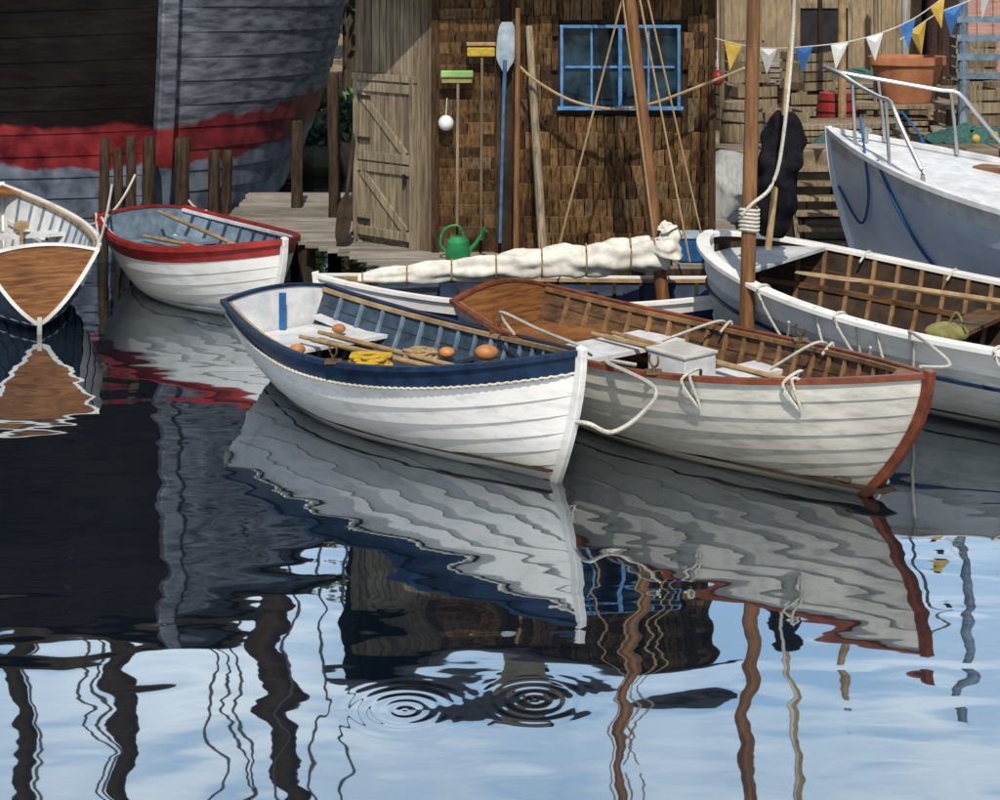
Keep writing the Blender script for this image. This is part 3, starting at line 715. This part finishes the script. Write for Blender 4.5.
b=Buf(); b.tube([p0,W(504,90,14.55)],.015,8); b.tube([W(504,95,14.55),W(505,60,14.57)],.018,8); b.make('shaft',pb,gg,True)
b=Buf(); K=12; pr=[.25,.5,.8,1,1.08,1.1,1.1,1.08,1.05,1,.95,.85,.6]
for i in range(K+1):
    c=W(505,72,14.57).lerp(p1,i/K); w=.075*pr[i]
    for (x,y) in ((-w,0),(0,.014),(w,0),(0,-.014)): b.v.append(c+Vector((x,y,0)))
for i in range(K):
    for k in range(4): b.f.append((4*i+k,4*i+(k+1)%4,4*i+4+(k+1)%4,4*i+4+k)); b.m.append(0)
b.f.append((4*K,4*K+1,4*K+2,4*K+3)); b.m.append(0); b.make('blade',bluew,gg,True)
def pole(name,p0,p1,r0,r1,mat):
    gg=group(name,p0); b=Buf(); b.tube([p0,p0.lerp(p1,.5),p1],[r0,(r0+r1)/2,r1],10); b.make('shaft',mat,gg,True); return gg
pole('wooden_pole',W(516,255,14.3),W(518,8,14.42),.026,.022,spar)
pole('boat_spar',W(543,252,14.3),W(529,26,14.6),.04,.032,PL[2])
gg=group('long_oar',W(345,180,15.2)); oar(gg,W(356,120,15.35),W(341,243,14.95),mat=darkwood,blade=darkwood,bl=.45,bw=.07)
gg=group('float_ball',W(446,122,14.6)); b=Buf(); b.sphere(W(446,123,14.6),.068); b.make('ball',white_in,gg,True); rope('hanger',[W(446,116,14.6),W(447,98,14.62)],.005,ropew,gg)
gg=group('fishing_float',W(718,78,14.5)); b=Buf(); b.sphere(W(718,78,14.5),.055,sc=(1,1,1.25)); b.make('ball',red,gg,True); rope('hanger',[W(718,70,14.5),W(717,52,14.6)],.005,ropew,gg)
rope('rope_swag',smoothpts([W(515,62,14.45),W(535,80,14.4),W(570,100,14.35),W(610,109,14.3),W(650,104,14.3),W(700,86,14.35),W(745,68,14.4)]),.013,ropet)
gg=group('watering_can',W(458,240,14.45)); c=W(458,252,14.4); c.z=.5
b=Buf(); b.tube([c+Vector((0,0,.0)),c+Vector((0,0,.02)),c+Vector((0,0,.15)),c+Vector((0,0,.19))],[.10,.105,.095,.06],20)
b.tube([c+Vector((.08,0,.05)),c+Vector((.15,-.01,.13)),c+Vector((.21,-.02,.22))],[.022,.017,.013],8); b.tube([c+Vector((.205,-.02,.215)),c+Vector((.235,-.025,.25))],[.014,.035],10)
b.tube(smoothpts([c+Vector((-.09,0,.05)),c+Vector((-.15,0,.13)),c+Vector((-.11,0,.25)),c+Vector((0,0,.28)),c+Vector((.05,0,.18))]),.011,8)
b.make('can_body',green,gg,True)
gg=group('fish_tote',(1.65,14.35,.5)); b=Buf(); b.box((1.68,14.36,.60),(.34,.26,.2),taper=1.12); b.make('tub',blue,gg,bevel=.015)
b=Buf(); b.box((1.68,14.36,.71),(.41,.32,.025)); b.make('rim',bluew,gg,bevel=.01)

# ================================================================== QUAY + LAND + WATER
g=group('stone_quay',(6,18,0)); b=Buf(); z=-.3
while z<.95:
    hh=R(.2,.26); x=2.05
    while x<16:
        w=R(.3,.65); b.box((x+w/2,17.3+R(-.03,.03),z+hh/2),(w-.015,.5,hh-.015),Matrix.Rotation(R(-.02,.02),3,'Y'),mi=random.randrange(4)); x+=w
    z+=hh
z=-.3
while z<.9:
    hh=R(.2,.26); y=17.5
    while y<24:
        w=R(.3,.65); b.box((2.15,y+w/2,z+hh/2),(.3,w-.015,hh-.015),mi=random.randrange(4)); y+=w
    z+=hh
b.make('stone_blocks',ST,g,bevel=.02)
vs=[];fs=[]
prof_y=[(23.0,-.4),(24.0,.15),(25.5,.42),(40,.7),(120,1.5),(600,2)]
xs=[-500,-60,-20,-8,-4,0,2.1]
for (y,z) in prof_y:
    for x in xs: vs.append((x,y+ (mn.noise(Vector((x*.3,y*.1,0)))*.8 if abs(x)<30 else 0),z))
nx=len(xs)
for j in range(len(prof_y)-1):
    for i in range(nx-1): fs.append((j*nx+i,j*nx+i+1,(j+1)*nx+i+1,(j+1)*nx+i))
o=len(vs)
for (y,z) in ((17.4,.88),(24,.9),(40,.95),(120,1.6),(600,2)):
    for x in (2.1,16,60,500): vs.append((x,y,z))
for j in range(4):
    for i in range(3): fs.append((o+j*4+i,o+j*4+i+1,o+(j+1)*4+i+1,o+(j+1)*4+i))
add('ground',vs,fs,sand,None,None)
b=Buf()
for i in range(90):
    x=R(-9,2.2); y=R(23.0,24.6); r=R(.12,.4); base=len(b.v); b.sphere((x,y,R(-.05,.25)),r,n=8,sc=(1.2,1,.65),mi=random.randrange(4))
    for k in range(base,len(b.v)): b.v[k]=b.v[k]+Vector((mn.noise(b.v[k]*4),mn.noise(b.v[k]*4+Vector((9,0,0))),mn.noise(b.v[k]*4+Vector((0,9,0)))))*r*.5
b.make('shore_rocks',ST)
b=Buf()
for i in range(6000):
    x=R(-9,1.6); y=R(24.3,26.2); top=.5+.8*abs(mn.noise(Vector((x*.8,0,0))))*1.6; z=.3+R(0,1)*top*min(1,(y-23.9))
    s_=R(.05,.13); p=Vector((x,y,z)); A_=Vector((R(-1,1),R(-1,1),R(-1,1))).normalized(); B2=A_.orthogonal().normalized(); base=len(b.v)
    b.v+=[p-A_*s_,p+B2*s_*.6,p+A_*s_,p-B2*s_*.6]; b.f.append((base,base+1,base+2,base+3)); b.m.append(random.randrange(3))
b.make('shrubs',LS)

def watermat():
    m=bpy.data.materials.new('water'); m.use_nodes=True; nt=m.node_tree; N=nt.nodes; L=nt.links
    for n in list(N): N.remove(n)
    out=N.new('ShaderNodeOutputMaterial'); gl=N.new('ShaderNodeBsdfGlossy'); df=N.new('ShaderNodeBsdfDiffuse'); mx=N.new('ShaderNodeMixShader')
    gl.inputs['Roughness'].default_value=.02; gl.inputs['Color'].default_value=(.88,.94,1,1)
    df.inputs['Color'].default_value=(.004,.009,.015,1)
    lw=N.new('ShaderNodeLayerWeight'); lw.inputs['Blend'].default_value=.5
    mr=N.new('ShaderNodeMapRange'); mr.inputs['To Min'].default_value=.16; mr.inputs['To Max'].default_value=.78; mr.inputs['From Min'].default_value=.3; mr.inputs['From Max'].default_value=.92
    L.new(lw.outputs['Facing'],mr.inputs['Value']); L.new(mr.outputs[0],mx.inputs[0]); L.new(df.outputs[0],mx.inputs[1]); L.new(gl.outputs[0],mx.inputs[2]); L.new(mx.outputs[0],out.inputs[0])
    geo=N.new('ShaderNodeNewGeometry')
    def noi(sx,sy,scale,detail,dist=0):
        mp=N.new('ShaderNodeMapping'); mp.inputs['Scale'].default_value=(sx,sy,1); L.new(geo.outputs['Position'],mp.inputs['Vector'])
        n=N.new('ShaderNodeTexNoise'); n.inputs['Scale'].default_value=scale; n.inputs['Detail'].default_value=detail; n.inputs['Roughness'].default_value=.4; n.inputs['Distortion'].default_value=dist
        L.new(mp.outputs[0],n.inputs['Vector']); return n.outputs['Fac']
    def math_(op,a,b=None,c=None):
        n=N.new('ShaderNodeMath'); n.operation=op
        for i,v in enumerate((a,b,c)):
            if v is None: continue
            if isinstance(v,(int,float)): n.inputs[i].default_value=v
            else: L.new(v,n.inputs[i])
        return n.outputs[0]
    h1=math_('MULTIPLY',noi(.9,1.5,1.5,1.2,.2),.0120)
    h2=math_('MULTIPLY',noi(.7,1.6,3.8,1.5),.0012)
    h0=math_('MULTIPLY',noi(.6,1,.5,1),.010)
    tot=math_('ADD',math_('ADD',h1,h2),h0)
    for (px,py,r0,A) in ((405,710,.12,.00034),(535,700,.11,.00034),(392,604,.06,.0002)):
        c=G(px,py,0)
        vd=N.new('ShaderNodeVectorMath'); vd.operation='DISTANCE'; L.new(geo.outputs['Position'],vd.inputs[0]); vd.inputs[1].default_value=c
        d=vd.outputs['Value']
        s=math_('SINE',math_('MULTIPLY',d,105.0)); e=math_('EXPONENT',math_('MULTIPLY',math_('POWER',math_('DIVIDE',d,r0*1.7),2.0),-1.0))
        tot=math_('ADD',tot,math_('MULTIPLY',math_('MULTIPLY',s,e),A))
    bp=N.new('ShaderNodeBump'); bp.inputs['Strength'].default_value=1; bp.inputs['Distance'].default_value=1.0
    L.new(tot,bp.inputs['Height']); L.new(bp.outputs[0],gl.inputs['Normal'])
    return m
add('water',[(-600,-60,0),(600,-60,0),(600,60,0),(-600,60,0)],[(0,1,2,3)],watermat())

# ================================================================== BACKGROUND
def building(name,x0,x1,y0,y1,z0,z1,mat,rf,win=(),axis='x',doors=()):
    g=group(name,((x0+x1)/2,(y0+y1)/2,z0)); b=Buf()
    b.box(((x0+x1)/2,(y0+y1)/2,(z0+z1)/2),(x1-x0,y1-y0,z1-z0)); b.make('walls',mat,g)
    b=Buf(); x=x0
    while x<x1: b.box((x,y0-.015,(z0+z1)/2),(.03,.03,z1-z0)); x+=.22
    b.make('battens',mat,g)
    o=.25; zr=z1+rf
    if axis=='x':
        ym=(y0+y1)/2
        vs=[(x0-o,y0-o,z1-.05),(x1+o,y0-o,z1-.05),(x1+o,ym,zr),(x0-o,ym,zr),(x1+o,y1+o,z1-.05),(x0-o,y1+o,z1-.05)]
        add('roof',vs,[(0,1,2,3),(3,2,4,5)],roofm,None,g); add('gables',[(x0,y0,z1),(x0,y1,z1),(x0,ym,zr-.05),(x1,y0,z1),(x1,y1,z1),(x1,ym,zr-.05)],[(0,1,2),(3,4,5)],mat,None,g)
    else:
        xm=(x0+x1)/2
        vs=[(x0-o,y0-o,z1-.05),(x0-o,y1+o,z1-.05),(xm,y1+o,zr),(xm,y0-o,zr),(x1+o,y1+o,z1-.05),(x1+o,y0-o,z1-.05)]
        add('roof',vs,[(0,1,2,3),(3,2,4,5)],roofm,None,g); add('gables',[(x0,y0,z1),(x1,y0,z1),(xm,y0,zr-.05),(x0,y1,z1),(x1,y1,z1),(xm,y1,zr-.05)],[(0,1,2),(3,4,5)],mat,None,g)
    for (cx,cz,w,hh) in doors:
        b=Buf(); b.box((cx,y0-.03,cz),(w,.05,hh)); b.make('opening',black,g)
        b=Buf(); b.box((cx,y0-.05,cz+hh/2+.04),(w+.2,.08,.08))
        for sx in (-1,1): b.box((cx+sx*(w/2+.04),y0-.05,cz),(.08,.08,hh))
        b.make('door_trim',PL[2],g)
    for (cx,cz,w,hh) in win:
        b=Buf(); b.box((cx,y0-.04,cz),(w,.03,hh)); b.make('window_glass',glass,g)
        b=Buf()
        for sx in (-1,1): b.box((cx+sx*w/2,y0-.06,cz),(.06,.06,hh+.12))
        for sz in (-1,1): b.box((cx,y0-.062,cz+sz*hh/2),(w,.055,.06))
        b.box((cx,y0-.064,cz),(.035,.03,hh)); b.box((cx,y0-.061,cz),(w,.02,.035)); b.make('window_frame',white_in,g)
building('timber_warehouse',3.2,6.2,25,30,.85,2.9,WL['beige'],1.2,(),doors=((4.75,1.55,.7,1.3),))
building('pink_house',6.3,8.2,23.2,26,.85,2.75,WL['pink'],1.0,((7.3,1.9,.5,.6),),axis='y')
building('brown_boathouse',8.6,12,22,27,.85,2.8,WL['brown'],1.3,((10.9,1.8,.6,.6),),axis='y',doors=((9.6,1.6,1,1.4),))
building('grey_cottage',-1.9,1.0,29,33,.5,2.6,WL['beige'],1.2,((-1.2,1.6,.5,.6),))
# boat-like shape simplified to a terracotta tub, on a timber bench
cx,cy=4.62,19.3
g=group('boat_shape_tub',(cx,cy,1.36)); b=Buf(); prof=[(.0,1.36),(.27,1.36),(.29,1.40),(.38,1.70),(.405,1.79),(.44,1.79),(.44,1.88),(.40,1.88),(.37,1.80),(.0,1.78)]
nn=32
for (r_,z_) in prof:
    for k in range(nn): a=2*math.pi*k/nn; b.v.append(Vector((cx+math.cos(a)*r_,cy+math.sin(a)*r_*.7,z_)))
for i in range(len(prof)-1):
    for k in range(nn): b.f.append((i*nn+k,i*nn+(k+1)%nn,(i+1)*nn+(k+1)%nn,(i+1)*nn+k)); b.m.append(0)
b.make('tub_body',terra,g,True)
g=group('timber_bench',(cx,cy,.88)); b=Buf()
for k in range(4): b.box((cx,cy-.24+k*.16,1.33),(1.3,.14,.05),mi=k%3)
for sx in (-1,1):
    for sy in (-1,1): b.box((cx+sx*.55,cy+sy*.22,1.09),(.08,.08,.43),mi=1)
b.make('bench_frame',PL,g,bevel=.005)
for (px,D,r,zt,m_) in ((842,18.6,.045,5.2,woodlt),(876,19.4,.03,4.2,PL[0]),(963,18.2,.055,5.0,bluegray),(722,18.4,.03,3.2,PL[1]),(905,23,.05,4.4,WL['grey']),(820,20,.03,4.6,darkwood),(940,21,.035,4.6,darkwood)):
    X=(px-500)/F*D; gg=group('quay_post',(X,D,.88)); b=Buf(); b.tube([(X,D,.8),(X,D,zt)],r,10)
    if px==963:
        for z in (1.75,1.95,2.15,2.35): b.box((X+.22,D-.03,z),(.6,.05,.07))
    b.make('post',m_,gg,True)
def stack(name,c,n,L,rot,mats):
    g=group(name,c); b=Buf()
    for i in range(n):
        for j in range(4):
            b.box(Vector(c)+Vector((R(-.06,.06),(j-1.5)*.17,.04+i*.065)),(L+R(-.2,.2),.15,.05),Matrix.Rotation(rot+R(-.03,.03),3,'Z'),mi=random.randrange(3))
    b.make('boards',mats,g,bevel=.004)
stack('plank_stack',(3.55,18.1,.88),6,1.3,.15,PL); stack('plank_stack',(5.6,18.4,.88),4,1.6,-.2,DK); stack('plank_stack',(4.3,20.8,.88),9,1.8,.05,PL); stack('plank_stack',(3.0,21.5,.88),12,1.2,.1,DK)
def barrel(c,mat):
    g=group('barrel',c); b=Buf(); c=Vector(c); b.tube([c+Vector((0,0,.62*i/8)) for i in range(9)],[.19+.04*math.sin(math.pi*i/8) for i in range(9)],18); b.make('staves',mat,g,True)
    b=Buf()
    for z in (.08,.2,.42,.54):
        r=.192+.04*math.sin(math.pi*z/.62)
        b.tube([c+Vector((math.cos(a*math.pi/10)*r,math.sin(a*math.pi/10)*r,z)) for a in range(21)],.012,5)
    b.make('hoops',black,g,True)
barrel((2.55,17.9,.88),PL[0]); barrel((6.6,18.3,.88),blue); barrel((3.75,18.95,.88),red); barrel((6.0,20.4,.88),PL[1])
def crate(c,s,rot):
    g=group('wooden_crate',c); b=Buf(); rz=Matrix.Rotation(rot,3,'Z')
    for k in range(4):
        z=s*.12+k*s*.25
        for sy in (-1,1): b.box(Vector(c)+rz@Vector((0,sy*s/2,z)),(s,.02,s*.2),rz,mi=k%3); 
        for sx in (-1,1): b.box(Vector(c)+rz@Vector((sx*(s/2-.012),0,z)),(.02,s-.03,s*.2),rz,mi=(k+1)%3)
    for sx in (-1,1):
        for sy in (-1,1): b.box(Vector(c)+rz@Vector((sx*(s/2-.04),sy*(s/2-.03),s/2)),(.05,.03,s),rz,mi=2)
    b.make('slats',PL,g)
for c in (((3.0,18.3,.88),.5,.2),((2.9,17.75,.88),.3,-.3),((6.9,19,.88),.6,.4),((3.6,19.9,.88),.55,.1),((3.6,19.9,1.45),.45,.5),((5.5,20.0,.88),.6,.1),((5.9,21.2,.88),.6,.3),((5.9,21.2,1.5),.5,-.1),((3.0,20.4,.88),.6,.3),((2.95,20.4,1.5),.5,.0)): crate(*c)
for (cx,cy,cz,sx) in ((3.5,17.75,.98,.35),(5.0,17.9,.98,.5),(4.7,22.5,1.1,.7)):
    gg=group('net_heap',(cx,cy,cz)); b=Buf(); b.sphere((cx,cy,cz),sx,n=28,sc=(1.2,.6,.5))
    for k in range(len(b.v)): b.v[k]=b.v[k]+Vector((mn.noise(b.v[k]*7),mn.noise(b.v[k]*7+Vector((5,0,0))),mn.noise(b.v[k]*7+Vector((3,3,3)))))*.12
    b.make('net',netm,gg,True,ang=80); b=Buf()
    for k in range(7): b.sphere((cx+R(-sx,sx),cy-.2*sx-R(.0,.1),cz+R(.1,.5)*sx),.05,n=10)
    b.make('net_floats',[orange,yellow][int(cx)%2],gg,True)
gg=group('canvas_cover',(2.1,16.4,.5)); b=Buf(); b.sphere((2.2,16.7,.75),.36,n=36,sc=(.8,.9,1.0))
for k in range(len(b.v)): b.v[k]=b.v[k]+Vector((mn.noise(b.v[k]*5),0,mn.noise(b.v[k]*5+Vector((3,3,3)))))*.12
b.make('canvas',WL['grey'],gg,True,ang=80)
gg=group('wooden_steps',(3.6,16.8,.5)); b=Buf()
for k in range(7): b.box((3.25,16.95-.0-.11*k,.92-.13*k),(.75,.2,.035),mi=k%3)
for sx in (-1,1): b.box((3.25+sx*.38,16.62,.5),(.04,1.1,.12),Matrix.Rotation(math.atan2(.13,.11)*.98,3,'X'),mi=1)
b.make('treads',PL,gg)

def bunting(pts,cols,size):
    g=group('bunting',pts[0]); P=smoothpts(pts,8); rope('string',P,.007,ropew,g,5)
    L=[0]
    for a,b_ in zip(P,P[1:]): L.append(L[-1]+(b_-a).length)
    def at(d):
        for i in range(len(P)-1):
            if L[i+1]>=d: return P[i].lerp(P[i+1],(d-L[i])/max(1e-6,L[i+1]-L[i]))
        return P[-1]
    d=.12;k=0
    while d<L[-1]-size:
        a=at(d);c=at(d+size*.8); mid=(a+c)/2+Vector((R(-.05,.05),R(-.07,.07),-size*1.15))
        add('pennant',[a,c,mid,(a+c)/2+Vector((0,-.03,-size*.3))],[(0,3,2),(3,1,2),(0,1,3)],cols[k%len(cols)],None,g); d+=size*1.55; k+=1
yflag=M('yellow_cloth',(.65,.45,.08),(.5,.33,.05),scale=8,rough=.9)
bflag=M('blue_cloth',(.05,.20,.52),(.03,.12,.35),scale=8,rough=.9)
wflag=M('white_cloth',(.78,.78,.76),(.65,.66,.66),scale=8,rough=.9)
bunting([W(712,38,16.2),W(760,48,16.2),W(815,46,16.2),W(865,38,16.2),W(915,18,16.2),W(965,-20,16.2)],[yflag,wflag,bflag,wflag,wflag,bflag],.22)
bunting([W(900,40,17),W(935,15,17),W(975,-2,17),W(1010,-25,17)],[yflag,bflag,wflag,bflag],.26)

def tree(x,y,z,ht,seed):
    random.seed(seed); g=group('tree',(x,y,z)); b=Buf(); t0=Vector((x,y,z)); tips=[]
    top=t0+Vector((R(-.3,.3),R(-.3,.3),ht*.75)); pts=[t0.lerp(top,i/6)+Vector((R(-.08,.08),R(-.08,.08),0))*(i>0) for i in range(7)]
    b.tube(pts,[.2-.16*i/6 for i in range(7)],8)
    for k in range(18):
        u=R(.22,1); s_=t0.lerp(top,u); a=R(0,6.28); L=ht*R(.16,.32)*(1.1-u*.5)
        e=s_+Vector((math.cos(a)*L,math.sin(a)*L,L*R(.2,.8))); m_=s_.lerp(e,.5)+Vector((0,0,.1)); b.tube([s_,m_,e],[.06,.04,.015],5); tips+= [e,m_,s_.lerp(e,.75)]
    b.make('trunk',bark,g,True); b=Buf(); tips.append(top); tips.append(top+Vector((0,0,.4)))
    for c in tips:
        rad=R(.5,.95); mi=random.randrange(3)
        for q in range(70):
            d=Vector((random.gauss(0,1),random.gauss(0,1),random.gauss(0,.8))); d=d.normalized()*rad*R(.4,1.05); p=c+d; s_=R(.07,.14)
            A=Vector((R(-1,1),R(-1,1),R(-1,1))).normalized(); B=A.orthogonal().normalized(); base=len(b.v)
            b.v+=[p-A*s_,p+B*s_*.6,p+A*s_,p-B*s_*.6]; b.f.append((base,base+1,base+2,base+3)); b.m.append(mi if R(0,1)<.7 else random.randrange(3))
    b.make('foliage',LF,g)
for i,(x,y,ht) in enumerate([(-3.9,27.2,7.2),(-2.4,27.8,7.6),(-6,30,7.0),(-9.5,30,6.4),(-14,31,6),(2.6,31.2,7.0),(4.3,33,7.0),(7.5,32.5,6.3),(11,31.5,6.2),(15,32,6),(1.4,27.5,6.8),(-.6,27.3,7.0),(-4,35,6.5)]):
    tree(x,y,.5,ht,100+i)
random.seed(3)
b=Buf()
for i in range(7000):
    x=R(-60,60); y=R(44,50); top=5.5+2*mn.noise(Vector((x*.12,0,0)))+1.2*mn.noise(Vector((x*.5,3,0))); z=.8+R(0,1)**.7*top
    s_=R(.2,.45); p=Vector((x,y,z)); A=Vector((R(-1,1),R(-1,1),R(-1,1))).normalized(); B=A.orthogonal().normalized(); base=len(b.v)
    b.v+=[p-A*s_,p+B*s_,p+A*s_,p-B*s_]; b.f.append((base,base+1,base+2,base+3)); b.m.append(random.randrange(3))
b.make('distant_trees',LF)
vs=[];fs=[]
for j in range(4):
    for i in range(41):
        x=-200+10*i; vs.append((x,60+j*25,[.8,6,8.5,.5][j]*(1+.25*mn.noise(Vector((x*.02,j,0))))))
for j in range(3):
    for i in range(40): fs.append((j*41+i,j*41+i+1,(j+1)*41+i+1,(j+1)*41+i))
add('hill',vs,fs,grass,None,None,True)

# ================================================================== WORLD + SUN
AZ=178; EL=50
w=bpy.data.worlds.new('World'); sc.world=w; w.use_nodes=True; nt=w.node_tree; N=nt.nodes; L=nt.links
bg=N['Background']; sky=N.new('ShaderNodeTexSky'); sky.sky_type='NISHITA'; sky.sun_disc=False
sky.sun_elevation=math.radians(EL); sky.sun_rotation=math.radians(AZ)
tc=N.new('ShaderNodeTexCoord'); mp=N.new('ShaderNodeMapping'); mp.inputs['Scale'].default_value=(1,1,2.2); L.new(tc.outputs['Generated'],mp.inputs['Vector'])
n=N.new('ShaderNodeTexNoise'); n.inputs['Scale'].default_value=4.2; n.inputs['Detail'].default_value=5; n.inputs['Roughness'].default_value=.5; L.new(mp.outputs[0],n.inputs['Vector'])
cm=N.new('ShaderNodeMix'); cm.data_type='RGBA'; cm.inputs['A'].default_value=(6.2,9.3,12.6,1); cm.inputs['B'].default_value=(15.5,16.6,17.2,1)   # dimmer to brighter patches of the added sky brightness
r=N.new('ShaderNodeValToRGB'); r.color_ramp.elements[0].position=.38; r.color_ramp.elements[1].position=.64; L.new(n.outputs['Fac'],r.inputs[0]); L.new(r.outputs[0],cm.inputs['Factor'])
sp=N.new('ShaderNodeSeparateXYZ'); L.new(tc.outputs['Generated'],sp.inputs[0])   # brightness added to the far side of the sky for the water's reflection
mr=N.new('ShaderNodeMapRange'); mr.inputs['From Min'].default_value=.35; mr.inputs['From Max'].default_value=.78; mr.inputs['To Min'].default_value=.0; mr.inputs['To Max'].default_value=.95; L.new(sp.outputs['Y'],mr.inputs['Value'])
mx=N.new('ShaderNodeMix'); mx.data_type='RGBA'; L.new(mr.outputs[0],mx.inputs['Factor']); L.new(sky.outputs[0],mx.inputs['A']); L.new(cm.outputs['Result'],mx.inputs['B'])
L.new(mx.outputs['Result'],bg.inputs['Color']); bg.inputs['Strength'].default_value=.10
sd=bpy.data.lights.new('sun','SUN'); sd.energy=4.3; sd.angle=math.radians(.6); sd.color=(1,.93,.81)
so=bpy.data.objects.new('sun',sd); COL.objects.link(so)
el=math.radians(EL); az=math.radians(AZ)
dirv=Vector((math.sin(az)*math.cos(el),math.cos(az)*math.cos(el),math.sin(el)))
so.rotation_euler=dirv.to_track_quat('Z','Y').to_euler(); so.location=dirv*30
# ================================================================== CAMERA
cd=bpy.data.cameras.new('camera'); cam=bpy.data.objects.new('camera',cd); COL.objects.link(cam); sc.camera=cam
cam.location=(0,0,H); cam.rotation_euler=(math.radians(90),0,0); cd.sensor_width=36; cd.lens=36*F/1000; cd.shift_y=-.46; cd.clip_end=2000
sc.view_settings.view_transform='Standard'; sc.view_settings.look='None'; sc.view_settings.exposure=0
